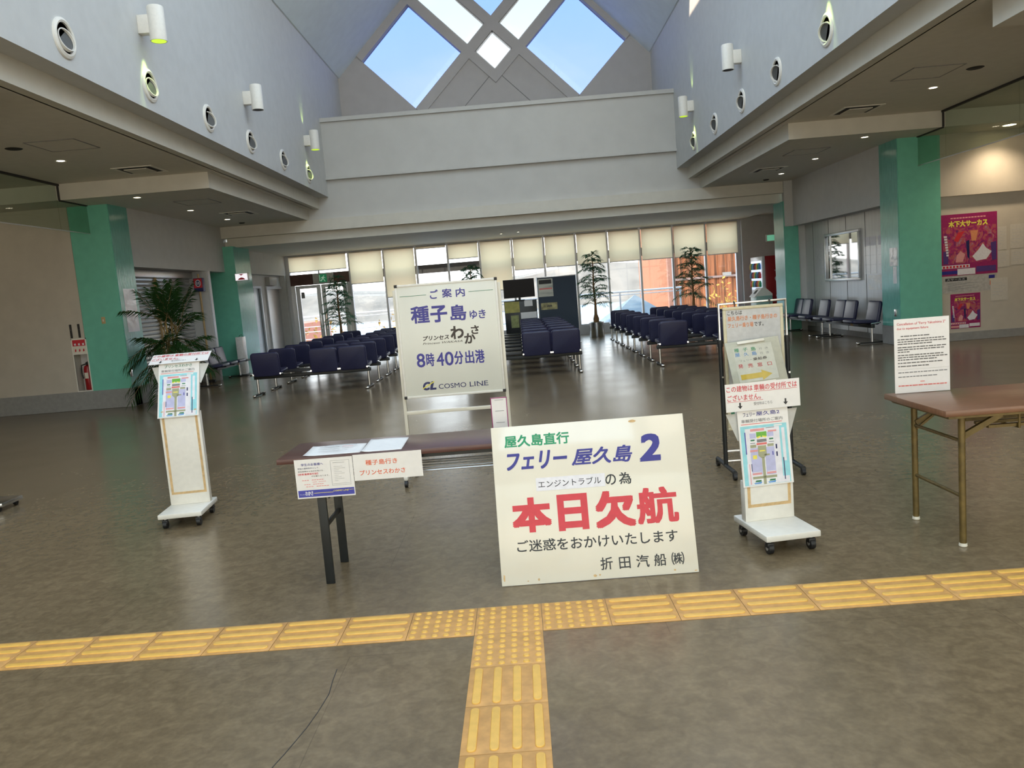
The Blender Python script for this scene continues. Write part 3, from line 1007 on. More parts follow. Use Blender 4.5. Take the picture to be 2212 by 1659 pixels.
for k, y in enumerate((4.75, 6.57, 8.40, 10.2, 12.05, 13.88)):
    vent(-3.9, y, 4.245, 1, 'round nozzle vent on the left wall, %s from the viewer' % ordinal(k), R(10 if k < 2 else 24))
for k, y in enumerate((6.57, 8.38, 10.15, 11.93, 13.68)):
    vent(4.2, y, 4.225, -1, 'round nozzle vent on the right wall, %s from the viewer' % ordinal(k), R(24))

LAMP = mat('downlight_lamp', (0.9, 0.88, 0.8), 0.3, emit=(1.0, 0.93, 0.8), emit_s=3.0)
LAMPW = mat('downlight_lamp_warm', (0.9, 0.88, 0.8), 0.3, emit=(1.0, 0.86, 0.62), emit_s=5.0)


def downlight(x, y, z, label, r=0.07, lm=None, spot=0.0):
    t = thing('downlight', label, 'ceiling light', (x, y, z), 0, 'small round downlights')
    MB().lathe([(r * 0.72, 0.0), (r, -0.006), (r * 1.05, 0.0)], M_WHITE, 24).obj('trim_ring', t)
    MB().lathe([(0.0, -0.002), (r * 0.72, -0.002)], lm or LAMP, 20).obj('lamp', t)
    if spot:
        l = bpy.data.lights.new('downlight_beam', 'SPOT')
        l.energy = spot; l.color = (1.0, 0.80, 0.56); l.spot_size = R(130); l.spot_blend = 0.8; l.shadow_soft_size = 0.08
        o = bpy.data.objects.new('downlight_beam', l); COL.objects.link(o)
        o.parent = t; o.location = (0, 0, -0.03)


for nm, xx in (('left', -5.74), ('right', 6.05)):
    downlight(xx, 7.75, 3.70, 'lone downlight in the nearer, higher %s ceiling' % nm)
    for k, y in enumerate((9.87, 12.0, 13.93)):
        downlight(xx, y, 3.45, 'downlight in the lower %s ceiling, %s behind the step' % (nm, ordinal(k)))
downlight(8.35, 9.86, 3.45, 'large bright warm downlight seen through the right glass screen', 0.13, LAMPW, 110)
downlight(-8.6, 9.9, 3.45, 'downlight seen through the left glass screen')
downlight(-0.01, 18.36, 2.99, 'downlight near the windows, left one of a close pair', 0.05)
downlight(0.45, 18.19, 2.99, 'downlight near the windows, right one of a close pair', 0.05)
for nm, x in (('left', -5.78), ('right', 6.07)):
    t = thing('ceiling_speaker', 'dark round ceiling speaker in the higher %s ceiling' % nm, 'speaker', (x, 6.8, 3.70), 0, 'round ceiling speakers')
    MB().lathe([(0.0, -0.008), (0.085, -0.008), (0.1, 0.0)], M_DARK, 24).obj('grille', t)
for nm, x in (('left', -5.73), ('right', 6.0)):
    t = thing('smoke_detector', 'small dark disc detector near the far end of the %s ceiling' % nm, 'detector', (x, 14.8, 3.45), 0, 'ceiling detectors')
    MB().lathe([(0.0, -0.02), (0.05, -0.018), (0.07, 0.0)], M_DARK, 20).obj('housing', t)


def hatch(x, y, z, label, slot):
    t = thing('ceiling_vent' if slot else 'ceiling_hatch', label, 'ceiling vent' if slot else 'ceiling hatch', (x, y, z), 0, 'square ceiling vents' if slot else 'square ceiling hatches')
    w = 0.30 if slot else 0.31
    m = MB()
    e = 0.05 if slot else 0.012
    mm = M_WHITE if slot else mat('hatch_edge', (0.22, 0.21, 0.20), 0.6)
    for a, b in (((-w, -w), (w, -w + e)), ((-w, w - e), (w, w)), ((-w, -w + e), (-w + e, w - e)), ((w - e, -w + e), (w, w - e))):
        m.box((a[0], a[1], -0.008), (b[0], b[1], 0.0), mm)
    m.obj('frame', t, smooth=False)
    if slot:
        MB().box((-w + e, -w + e, -0.004), (w - e, w - e, -0.001), M_DARK).obj('opening', t, smooth=False)  # dark sheet in place of the slot, its shade painted in
        MB().box((-w + 0.13, -w + 0.13, -0.022), (w - 0.13, w - 0.13, -0.010), M_CEIL).obj('centre_plate', t, smooth=False)
    else:
        MB().box((-w + e, -w + e, -0.004), (w - e, w - e, 0.0), M_CEIL).obj('panel', t, smooth=False)


for nm, x in (('left', -5.18), ('right', 5.50)):
    hatch(x, 6.82, 3.70, 'flush square hatch in the higher %s ceiling' % nm, False)
    hatch(x, 8.87, 3.70, 'square vent in the higher %s ceiling just before the step' % nm, True)
    hatch(x, 10.95, 3.45, 'flush square hatch in the lower %s ceiling' % nm, False)
    hatch(x, 13.05, 3.45, 'square vent in the lower %s ceiling' % nm, True)

# ------------------------------------------------------------------ waiting benches
def slab(w, h, t, r, m, M):
    """rounded upright cushion, w wide (x), h high (z), t thick (y)"""
    bm = bmesh.new()
    pts = []
    for cx, cz, a0 in ((w / 2 - r, r, -90), (w / 2 - r, h - r, 0), (-w / 2 + r, h - r, 90), (-w / 2 + r, r, 180)):
        for k in range(5):
            a = R(a0 + 22.5 * k)
            pts.append((cx + r * math.cos(a), cz + r * math.sin(a)))
    f = bm.faces.new([bm.verts.new((x, -t / 2, z)) for x, z in pts])
    ret = bmesh.ops.extrude_face_region(bm, geom=[f])
    for v in ret['geom']:
        if isinstance(v, bmesh.types.BMVert): v.co.y += t
    bmesh.ops.recalc_face_normals(bm, faces=bm.faces[:])
    ed = [e for e in bm.edges if len(e.link_faces) == 2 and any(len(q.verts) > 8 for q in e.link_faces)]
    bmesh.ops.bevel(bm, geom=ed, offset=t * 0.36, segments=3, affect='EDGES', profile=0.5)
    bm.transform(M)
    return bm


def make_bench(label, slots, group):
    """row of seats on one beam; seats face +y, table tops between"""
    t = thing('waiting_bench', label, 'bench', (0, 0, 0), 0, group)
    MB().box((-1.02, -0.035, 0.285), (1.02, 0.035, 0.345), M_BLACKM, 0.006).obj('beam', t)
    for x in (-0.97, 0.97):
        m = MB()
        m.tube([(x, 0, 0.03), (x, 0, 0.30)], 0.021, M_CHROME, 14)
        lg = m.obj('leg', t)
        MB().box((x - 0.026, -0.25, 0.012), (x + 0.026, 0.25, 0.038), M_BLACKM, 0.010).obj('foot', lg)
        for y in (-0.25, 0.25):
            MB().box((x - 0.029, y - 0.03, 0.010), (x + 0.029, y + 0.03, 0.042), M_CHROME, 0.012).obj('foot_tip', lg)
        for y in (-0.24, 0.24):
            MB().lathe([(0.022, 0.0), (0.024, 0.008), (0.024, 0.022)], M_BLACK, 14, (x, y, 0)).obj('foot_glide', lg)
    for k, kind in enumerate(slots):
        x = -0.75 + 0.5 * k
        if kind == 's':
            Mb = Matrix.Translation((x, -0.10, 0.335)) @ Matrix.Rotation(R(11), 4, 'X')
            b = MB().bm(slab(0.485, 0.425, 0.062, 0.055, M_NAVY, Mb), M_NAVY).obj('backrest', t)
            Ms = Matrix.Translation((x, -0.10, 0.385)) @ Matrix.Rotation(R(-90), 4, 'X')
            Ms = Matrix.Translation((x, -0.11, 0.385)) @ Matrix.Rotation(R(4), 4, 'X') @ Matrix.Rotation(R(-90), 4, 'X')
            MB().bm(slab(0.485, 0.46, 0.06, 0.06, M_NAVY, Ms), M_NAVY).obj('seat', t)
            m = MB()
            for dx in (-0.235, 0.235):
                m.tube([(x + dx, -0.15, 0.375), (x + dx, 0.02, 0.36)], [0.015, 0.015], M_CHROME, 10)
            m.box((x - 0.12, -0.04, 0.34), (x + 0.12, 0.2, 0.36), M_BLACKM)
            m.obj('bracket', t)
        else:
            MB().box((x - 0.235, -0.10, 0.372), (x + 0.235, 0.34, 0.398), M_BLACK, 0.006).obj('table_top', t)
            MB().box((x - 0.05, -0.03, 0.345), (x + 0.05, 0.1, 0.372), M_BLACKM).box((x - 0.03, 0.04, 0.30), (x + 0.03, 0.07, 0.345), M_TAPE).obj('table_bracket', t)
    return t


SL = ['s', 't', 's', 's']
gl, gm, gr = 'navy seat rows of the left block', 'navy seat rows of the middle block', 'navy seat rows of the right block'
proto = make_bench('navy bench of three seats and a table, front row of the left block', SL, gl)
proto.location = (-3.35, 10.42, 0)
pos = lambda k, n: 'front row' if k == 0 else 'back row by the windows' if k == n - 1 else '%s row from the viewer' % ordinal(k)
for k in range(1, 8):
    dup(proto, (-3.36 + 0.004 * k, 10.42 + 1.02 * k, 0), 0, 'navy bench of three seats and a table, left block, ' + pos(k, 8), gl)
for k in range(0, 7):
    dup(proto, (0.31, 10.33 + 0.98 * k, 0), 0, 'navy bench, middle block facing the television, ' + ('row nearest the screen' if k == 6 else pos(k, 9)), gm)
for k in range(0, 8):
    dup(proto, (3.61, 10.22 + 0.99 * k, 0), 0, 'navy bench of three seats and a table, right block, ' + pos(k, 8), gr)
gs = 'benches along the side walls'
dup(proto, (6.60, 12.02, 0), R(90), 'navy bench against the white right wall, nearer one, under the window', gs)
dup(proto, (6.60, 14.37, 0), R(90), 'navy bench against the white right wall, farther one beside the green pillar', gs)
t = make_bench('navy bench on the left by the grey shutter', ['t', 's', 's', 's'], gs)
t.location = (-6.17, 13.82, 0); t.rotation_euler = (0, 0, R(-90))

# ------------------------------------------------------------------ tactile paving
def tile(kind):
    m = MB()
    m.box((-0.149, -0.149, 0.0), (0.149, 0.149, 0.003), M_YELB, 0.001)
    if kind == 'bars':
        for k in range(4):
            y = -0.1125 + 0.075 * k
            bm = slab(0.27, 0.032, 0.010, 0.0155, M_YEL, Matrix.Translation((0, y - 0.016, 0.003)) @ Matrix.Rotation(R(-90), 4, 'X'))
            m.bm(bm, M_YEL)
    else:
        for i in range(6):
            for j in range(6):
                m.lathe([(0.0, 0.008), (0.010, 0.008), (0.0145, 0.003)], M_YEL, 10, (-0.125 + 0.05 * i, -0.125 + 0.05 * j, 0.0))
    return m


bar_m = tile('bars').obj('tactile_paving_tile'); bar_me = bar_m.data; bpy.data.objects.remove(bar_m)
dot_m = tile('dots').obj('tactile_paving_tile'); dot_me = dot_m.data; bpy.data.objects.remove(dot_m)


def put_tile(me, x, y, rz, label):
    o = bpy.data.objects.new('tactile_paving_tile', me)
    COL.objects.link(o)
    o.location = (x, y, 0); o.rotation_euler = (0, 0, rz)
    tag(o, label, 'tactile tile', 'yellow tactile paving tiles')


put_tile(dot_me, 0.15, 0.15, 0, 'dotted yellow tactile tile where the strips meet, in front of the leaning sign')
put_tile(dot_me, -0.15, 0.15, 0, 'dotted yellow tactile tile left of the crossing of the strips')
put_tile(dot_me, 0.45, 0.15, 0, 'dotted yellow tactile tile right of the crossing of the strips')
put_tile(dot_me, 0.15, -0.15, 0, 'dotted yellow tactile tile at the head of the stem strip')
for k in range(10):
    put_tile(bar_me, -0.45 - 0.3 * k, 0.15, 0, 'barred yellow tactile tile, %s left of the dotted tiles' % ordinal(k))
for k in range(10):
    put_tile(bar_me, 0.75 + 0.3 * k, 0.15, 0, 'barred yellow tactile tile, %s right of the dotted tiles' % ordinal(k))
for k in range(4):
    put_tile(bar_me, 0.15, -0.45 - 0.3 * k, R(90), 'barred yellow tactile tile of the stem strip, %s towards the viewer' % ordinal(k))

# ------------------------------------------------------------------ foreground: tables
# left folding table, dark rosewood top, black legs, wire shelf
t = thing('folding_table', 'low dark folding table behind the leaning sign, black flat legs', 'table', (-0.10, 0.96, 0))
MB().box((-0.91, -0.225, 0.672), (0.91, 0.225, 0.70), M_BROWN, 0.004).obj('tabletop', t)
m = MB()
m.box((-0.80, -0.17, 0.645), (0.80, -0.14, 0.672), M_BLACKM).box((-0.80, 0.14, 0.645), (0.80, 0.17, 0.672), M_BLACKM)
m.obj('apron', t, smooth=False)
m = MB()
for y in (-0.13, -0.07, 0.0, 0.07, 0.13):
    m.tube([(-0.74, y, 0.565), (0.74, y, 0.565)], 0.005, M_ALU, 8)
for x in (-0.5, 0.5):
    m.tube([(x, -0.15, 0.66), (x, -0.15, 0.56), (x, 0.15, 0.56), (x, 0.15, 0.66)], 0.006, M_BLACKM, 8)
m.obj('wire_shelf', t)
for sx in (-1, 1):
    for y in (-0.17, 0.17):
        m = MB().bar((sx * 0.71, y, 0.0), (sx * 0.71, y, 0.66), 0.020, 0.046, M_BLACKM, upv=(1, 0, 0), bev=0.003)
        m.obj('leg', t)
    MB().bar((sx * 0.71, -0.16, 0.31), (sx * 0.71, 0.16, 0.31), 0.016, 0.026, M_BLACKM, bev=0.003).obj('stretcher', t)
    MB().bar((sx * 0.69, -0.12, 0.46), (sx * 0.42, -0.12, 0.655), 0.012, 0.022, M_BLACKM).obj('brace', t)

# right folding table, teak top, brass-painted tube legs
t = thing('folding_table', 'brown folding table with worn brass legs at the right edge', 'table', (3.24, 0.88, 0))
MB().box((-0.90, -0.33, 0.688), (0.90, 0.33, 0.72), M_BROWN2, 0.005).obj('tabletop', t)
MB().box((-0.87, -0.30, 0.672), (0.87, 0.30, 0.689), M_BRASS).obj('edge_frame', t, smooth=False)
for sx in (-1, 1):
    for y in (-0.24, 0.24):
        lg = MB().tube([(sx * 0.775, y, 0.012), (sx * 0.775, y, 0.675)], 0.0165, M_BRASS, 14).obj('leg', t)
        MB().lathe([(0.018, 0.0), (0.021, 0.004), (0.019, 0.018)], M_CREAM, 14, (sx * 0.775, y, 0)).obj('foot_cap', lg)
        m = MB().bar((sx * 0.775, y * 0.94, 0.56), (sx * 0.57, y * 0.94, 0.665), 0.02, 0.028, M_BRASS)
        m.bar((sx * 0.775, y * 0.88, 0.53), (sx * 0.62, y * 0.88, 0.645), 0.008, 0.012, M_BRASS)
        m.obj('brace', t, smooth=False)
    MB().tube([(sx * 0.775, -0.24, 0.26), (sx * 0.775, 0.24, 0.26)], 0.009, M_BRASS, 10).obj('stretcher', t)
    MB().tube([(sx * 0.775, -0.24, 0.545), (sx * 0.775, 0.24, 0.545)], 0.009, M_BRASS, 10).obj('stretcher', t)
m = MB()
for y in (-0.16, -0.05, 0.05, 0.16):
    m.box((-0.6, y - 0.012, 0.585), (0.6, y + 0.012, 0.60), M_BRASS)
for x in (-0.45, 0.45):
    m.tube([(x, -0.18, 0.675), (x, -0.18, 0.58), (x, 0.18, 0.58), (x, 0.18, 0.675)], 0.007, M_BRASS, 8)
m.obj('wire_shelf', t, smooth=False)

# ------------------------------------------------------------------ leaning cancellation sign
SW, SH = 0.99, 0.80
ang = math.atan2(0.1815, 0.70)
t = thing('cancellation_sign', 'big cream sign board with red cancellation lettering leaning on the dark table', 'sign', (0.111, 0.548, 0.003))
t.rotation_euler = (-ang, 0, 0)
MB().box((0, 0, 0), (SW, 0.006, SH), M_CREAM, 0.002).obj('board', t)
m = MB()
P = lambda s, r, c, b=0.0, sh=0.0, mb=None: (mb or m).text(s, r, c, SW, SH, bold=b, shear=sh)
P('屋久島直行', (0.065, 0.864, 0.403, 0.942), 'green', 0.028)
P('フェリー', (0.069, 0.715, 0.385, 0.832), 'blue', 0.034, 0.26)
P('屋久島', (0.405, 0.719, 0.721, 0.828), 'blue', 0.026, 0.26)
P('2', (0.755, 0.711, 0.867, 0.887), 'blue', 0.05, 0.12)
P('エンジントラブル', (0.224, 0.595, 0.548, 0.640), 'black', 0.006, mb=m)
P('の', (0.57, 0.58, 0.625, 0.648), 'black', 0.014)
P('為', (0.64, 0.579, 0.703, 0.654), 'black', 0.014)
P('本', (0.076, 0.319, 0.28, 0.541), 'red', 0.052)
P('日', (0.311, 0.313, 0.469, 0.544), 'red', 0.055)
P('欠', (0.502, 0.312, 0.71, 0.545), 'red', 0.052)
P('航', (0.717, 0.317, 0.929, 0.546), 'red', 0.034)
P('ご迷惑', (0.091, 0.201, 0.289, 0.275), 'black', 0.012)
P('をおかけいたします', (0.296, 0.199, 0.911, 0.271), 'black', 0.012)
for s, r in (('折', (0.507, 0.056, 0.57, 0.133)), ('田', (0.602, 0.055, 0.659, 0.127)), ('汽', (0.689, 0.054, 0.754, 0.131)), ('船', (0.779, 0.055, 0.841, 0.131)), ('㈱', (0.868, 0.055, 0.932, 0.132))):
    P(s, r, 'black', 0.012)
m.lines('lettering', t)
MB().patch((0.213, 0.575, 0.569, 0.658), 'offw', SW, SH).obj('paper_strip', t, smooth=False)
m = MB()
rnd = random.Random(3)
for x, z, w, h in ((0.135, 0.022, 0.010, 0.010), (0.19, 0.028, 0.012, 0.020), (0.475, 0.026, 0.022, 0.020), (0.50, 0.028, 0.012, 0.014), (0.88, 0.024, 0.014, 0.018), (0.735, 0.975, 0.05, 0.02), (0.015, 0.05, 0.012, 0.06), (0.985, 0.012, 0.02, 0.01)):
    pts = [(x + w * 0.5 * math.cos(a) * rnd.uniform(0.6, 1), z + h * 0.5 * math.sin(a) * rnd.uniform(0.6, 1)) for a in [2 * PI * k / 9 for k in range(9)]]
    m.poly(pts, M_TAPE, SW, SH)
m.obj('stain', t, smooth=False)

# ------------------------------------------------------------------ things on and at the dark table
t = thing('notice_card', 'white student notice with blue band hung on the table corner', 'notice', (-0.916, 0.727, 0.487))
W_, H_ = 0.302, 0.206
MB().box((0, -0.002, 0), (W_, 0, H_), M_PAPERG).obj('sheet', t, smooth=False)
m = MB()
T = lambda s, r, c, b=0.0, sh=0.0: m.text(s, r, c, W_, H_, y=-0.0032, bold=b, shear=sh)
m.patch((0.02, 0.035, 0.985, 0.21), 'band', W_, H_, y=-0.0022, t=0.0002)
T('学生のお客様へ', (0.116, 0.831, 0.496, 0.9), 'blue', 0.01)
T('学割の適用条件として、', (0.05, 0.751, 0.425, 0.791), 'navy')
T('学校長等から交付を受けた', (0.051, 0.676, 0.486, 0.712), 'black')
T('【旅客運賃割引証】', (0.05, 0.60, 0.394, 0.649), 'red', 0.012)
T('が必要となります。', (0.276, 0.544, 0.582, 0.58), 'black')
for r in ((0.107, 0.449, 0.483, 0.482), (0.283, 0.399, 0.518, 0.425), (0.138, 0.342, 0.477, 0.371), (0.167, 0.285, 0.566, 0.316)):
    n = 9; w = (r[2] - r[0]) / n
    for k in range(n):
        if k not in (3,): m.patch((r[0] + k * w, r[1] + 0.006, r[0] + k * w + w * 0.8, r[3] - 0.006), 'pink', W_, H_, y=-0.0024, t=0.0002)
for a, b in (((0.618, 0.288), (0.942, 0.293)), ((0.618, 0.916), (0.942, 0.921)), ((0.618, 0.288), (0.622, 0.921)), ((0.938, 0.288), (0.942, 0.921)), ((0.635, 0.325), (0.925, 0.33)), ((0.66, 0.86), (0.86, 0.868))):
    m.patch((*a, *b), 'grey', W_, H_, y=-0.0024, t=0.0002)
for k in range(9):
    m.patch((0.67, 0.40 + 0.045 * k, 0.67 + 0.06 + 0.15 * ((k * 37) % 10) / 10, 0.412 + 0.045 * k), 'lgrey', W_, H_, y=-0.0024, t=0.0002)
T('プリンセス', (0.045, 0.09, 0.135, 0.125), 'white')
T('わかさ', (0.14, 0.075, 0.275, 0.185), 'white', 0.03)
m.patch((0.29, 0.118, 0.62, 0.128), 'lemon', W_, H_, y=-0.0026, t=0.0002)
m.patch((0.90, 0.152, 0.975, 0.160), 'lemon', W_, H_, y=-0.0026, t=0.0002)
T('COSMO LINE', (0.625, 0.13, 0.895, 0.172), 'lemon', 0.01, 0.3)
m.lines('lettering', t)

t = thing('notice_card', 'white card with orange ferry lettering hung on the front table edge', 'notice', (-0.612, 0.729, 0.560))
W_, H_ = 0.357, 0.137
MB().box((0, -0.0015, 0), (W_, 0, H_), M_PAPERG).obj('sheet', t, smooth=False)
m = MB()
m.text('種子島行き', (0.179, 0.566, 0.643, 0.769), 'orange', W_, H_, y=-0.0024, bold=0.012)
m.text('プリンセスわかさ', (0.084, 0.193, 0.747, 0.389), 'orange', W_, H_, y=-0.0024, bold=0.012)
m.lines('lettering', t)

for nm, lb, x0, y0, x1, y1, z, sk in (('paper_sheet', 'printed white sheet lying on the left end of the dark table', -0.877, 0.765, -0.58, 0.975, 0.7015, 0.0),
                                  ('paper_sheet', 'plain white sheet lying beside the printed one on the dark table', -0.573, 0.762, -0.362, 1.058, 0.7015, 0.0)):
    m = MB()
    vs = []; fs = []
    n = 10
    for i in range(n + 1):
        for j in range(n + 1):
            u = i / n; v = j / n
            dz = 0.012 * (v ** 2) * (1 if sk == 0 else 0) * (0.6 + 0.4 * math.sin(u * 3)) + 0.006 * max(0, 0.15 - u) * 6
            vs.append((x0 + (x1 - x0) * u, y0 + (y1 - y0) * v, z + dz))
    for i in range(n):
        for j in range(n):
            a = i * (n + 1) + j
            fs.append((a, a + n + 1, a + n + 2, a + 1))
    m.add(vs, fs, M_PAPER)
    o = m.obj(nm)
    sd = o.modifiers.new('thickness', 'SOLIDIFY'); sd.thickness = 0.0006
    tag(o, lb, 'paper', 'sheets on the dark table')
    if 'printed' in lb and 'beside' not in lb:
        m = MB()
        for k, (a, b, v, c) in enumerate(((0.25, 0.85, 0.78, 'grey'), (0.2, 0.55, 0.6, 'grey'), (0.6, 0.8, 0.62, 'pink'), (0.2, 0.75, 0.42, 'lgrey'), (0.3, 0.6, 0.3, 'lgrey'))):
            xa, xb = x0 + (x1 - x0) * a, x0 + (x1 - x0) * b; yy = y0 + (y1 - y0) * v
            m.box((xa, yy, z + 0.0148), (xb, yy + 0.008, z + 0.0152), INK[c])
        m.obj('print', o, smooth=False)

t = thing('card_stand', 'narrow white card with purple edge standing on the dark table', 'card', (0.11, 1.0, 0.701))
W_, H_ = 0.09, 0.20
MB().box((0, 0, 0.0), (W_, 0.004, H_), M_PAPERG).box((0.01, 0, 0), (W_ - 0.01, 0.06, 0.004), M_PAPERG).obj('card', t, smooth=False)
m = MB()
pk = mat('ink_purple', (0.30, 0.02, 0.14), 0.4)
for r in ((0, 0, 0.05, 1), (0.95, 0, 1, 1), (0, 0.975, 1, 1)):
    m.patch(r, pk, W_, H_)
for z in (0.30, 0.62, 0.92):
    m.patch((0.25, z, 0.78, z + 0.012), 'grey', W_, H_)
m.obj('print', t, smooth=False)

# ------------------------------------------------------------------ notice on the right table
W_, H_ = 0.302, 0.418
t = thing('notice_stand', 'white English cancellation notice standing on the brown table', 'notice', (2.385, 1.165, 0.722), R(-2))
m = MB()
m.box((0, 0, 0), (W_, 0.003, H_), M_PAPERG)
m.add([(0.17, 0.003, H_ - 0.01), (0.27, 0.003, H_ - 0.01), (0.27, 0.10, 0.0), (0.17, 0.10, 0.0)], [(0, 1, 2, 3)], M_PAPERG)
m.obj('sheet', t, smooth=False)
m = MB()
m.text('Cancellation of "Ferry Yakushima 2"', (0.053, 0.905, 0.93, 0.95), 'red', W_, H_, bold=0.006)
m.text('due to equipment failure', (0.051, 0.848, 0.62, 0.886), 'red', W_, H_, bold=0.006)
rnd = random.Random(8)
lines = [(0.12, 0.65, 0.767), (0.06, 0.90, 0.724), (0.06, 0.94, 0.693), (0.06, 0.71, 0.662), (0.06, 0.94, 0.618), (0.06, 0.90, 0.587), (0.06, 0.28, 0.556), (0.06, 0.90, 0.512),
         (0.06, 0.96, 0.481), (0.06, 0.79, 0.45), (0.06, 0.89, 0.407), (0.06, 0.62, 0.363), (0.06, 0.95, 0.278), (0.06, 0.79, 0.22)]
for a, b, z in lines:
    x = a
    while x < b - 0.02:
        w = min(rnd.uniform(0.03, 0.10), b - x)
        m.patch((x, z - 0.0065, x + w, z + 0.0065), 'grey' if z < 0.3 else mat('ink_dark_grey', (0.11, 0.105, 0.10), 0.5), W_, H_)
        x += w + 0.012
m.patch((0.46, 0.142, 0.54, 0.152), 'salmon', W_, H_)
x = 0.06
while x < 0.93:
    w = rnd.uniform(0.04, 0.1)
    m.patch((x, 0.092, min(x + w, 0.94), 0.107), 'salmon', W_, H_); x += w + 0.01
m.patch((0.04, 0.318, 0.98, 0.322), 'lgrey', W_, H_)
m.lines('lettering', t)

# ------------------------------------------------------------------ departure notice board on its wheeled stand
t = thing('notice_board', 'wheeled cream departure board with dark blue sailing time lettering', 'sign', (-0.668, 3.10, 0))
BW, BH = 0.808, 0.902
o = MB().box((0.0, 0, 0.673), (BW, 0.022, 0.673 + BH), M_WBOARD, 0.003).obj('panel', t)
m = MB()
for a, b in (((-0.006, -0.006, 0.665), (BW + 0.006, 0.028, 0.683)), ((-0.006, -0.006, 1.566), (BW + 0.006, 0.028, 1.584)), ((-0.006, -0.006, 0.683), (0.012, 0.028, 1.566)), ((BW - 0.012, -0.006, 0.683), (BW + 0.006, 0.028, 1.566))):
    m.box(a, b, M_WHITE, 0.003)
fr = m.obj('rim', t)
for x in (0.003, BW - 0.003):
    for z in (0.674, 1.575):
        MB().box((x - 0.012, -0.009, z - 0.012), (x + 0.012, 0.030, z + 0.012), M_DARK, 0.003).obj('corner_cap', fr)
for x in (-0.018, BW + 0.018):
    MB().box((x - 0.013, 0.03, 0.07), (x + 0.013, 0.06, 1.545), M_CREAM, 0.003).obj('upright', t)
    ft = MB().box((x - 0.016, -0.28, 0.055), (x + 0.016, 0.37, 0.085), M_WHITE, 0.004).obj('foot', t)
    for y in (-0.27, 0.34):
        c = MB().tube([(x - 0.012, y, 0.027), (x + 0.012, y, 0.027)], 0.027, M_BLACK, 16)
        c.tube([(x, y, 0.03), (x, y, 0.062)], 0.009, M_ALU, 8)
        c.obj('caster', ft)
MB().box((-0.01, 0.03, 0.528), (BW + 0.01, 0.055, 0.556), M_CREAM, 0.003).obj('crossbar', t)
m = MB(Matrix.Translation((0, 0, 0.673)))
T = lambda s, r, c, b=0.02, sh=0.0: m.text(s, r, c, BW, BH, bold=b, shear=sh)
for s, r in (('ご', (0.337, 0.866, 0.418, 0.946)), ('案', (0.458, 0.869, 0.554, 0.947)), ('内', (0.594, 0.867, 0.684, 0.944))): T(s, r, 'blue', 0.022)
for s, r in (('種', (0.129, 0.659, 0.314, 0.812)), ('子', (0.323, 0.656, 0.493, 0.805)), ('島', (0.52, 0.657, 0.682, 0.799))): T(s, r, 'blue', 0.04 if s == '子' else 0.028)
for s, r in (('ゆ', (0.713, 0.662, 0.787, 0.739)), ('き', (0.803, 0.661, 0.873, 0.739))): T(s, r, 'blue', 0.02)
T('プリンセス', (0.229, 0.5, 0.488, 0.543), 'brown', 0.03, 0.2)
T('わ', (0.507, 0.494, 0.639, 0.612), 'brown', 0.035)
T('か', (0.64, 0.446, 0.751, 0.539), 'brown', 0.035)
T('さ', (0.713, 0.526, 0.793, 0.605), 'brown', 0.035)
T('Princess WAKASA', (0.222, 0.466, 0.62, 0.484), 'brown', 0.0, 0.3)
for s, r in (('8', (0.146, 0.266, 0.23, 0.391)), ('時', (0.241, 0.269, 0.324, 0.389)), ('4', (0.345, 0.266, 0.421, 0.387)), ('0', (0.428, 0.263, 0.516, 0.388)), ('分', (0.523, 0.267, 0.613, 0.387)), ('出', (0.631, 0.267, 0.722, 0.385)), ('港', (0.732, 0.265, 0.826, 0.385))):
    T(s, r, 'blue', 0.022 if s in '840' else 0.026)
T('COSMO', (0.342, 0.060, 0.619, 0.103), 'navy', 0.004)
T('LINE', (0.655, 0.060, 0.839, 0.103), 'navy', 0.004)
for x in (0.652, 0.735, 0.77, 0.79, 0.80, 0.825): m.patch((x, 0.0595, x + 0.018, 0.0635), 'navy', BW, BH)
T('C', (0.184, 0.056, 0.262, 0.132), 'navy', 0.06, 0.25)
T('L', (0.252, 0.056, 0.319, 0.134), 'navy', 0.07, 0.25)
m.poly([(0.178, 0.075), (0.300, 0.135), (0.306, 0.128), (0.184, 0.068)], 'lemon', BW, BH, y=-0.0020)
m.lines('lettering', t)
m = MB(Matrix.Translation((0, 0, 0.673)))
m.patch((0.035, 0.904, 0.3, 0.908), 'dgreen', BW, BH); m.patch((0.721, 0.903, 0.964, 0.907), 'dgreen', BW, BH)
m.obj('rule_line', t, smooth=False)

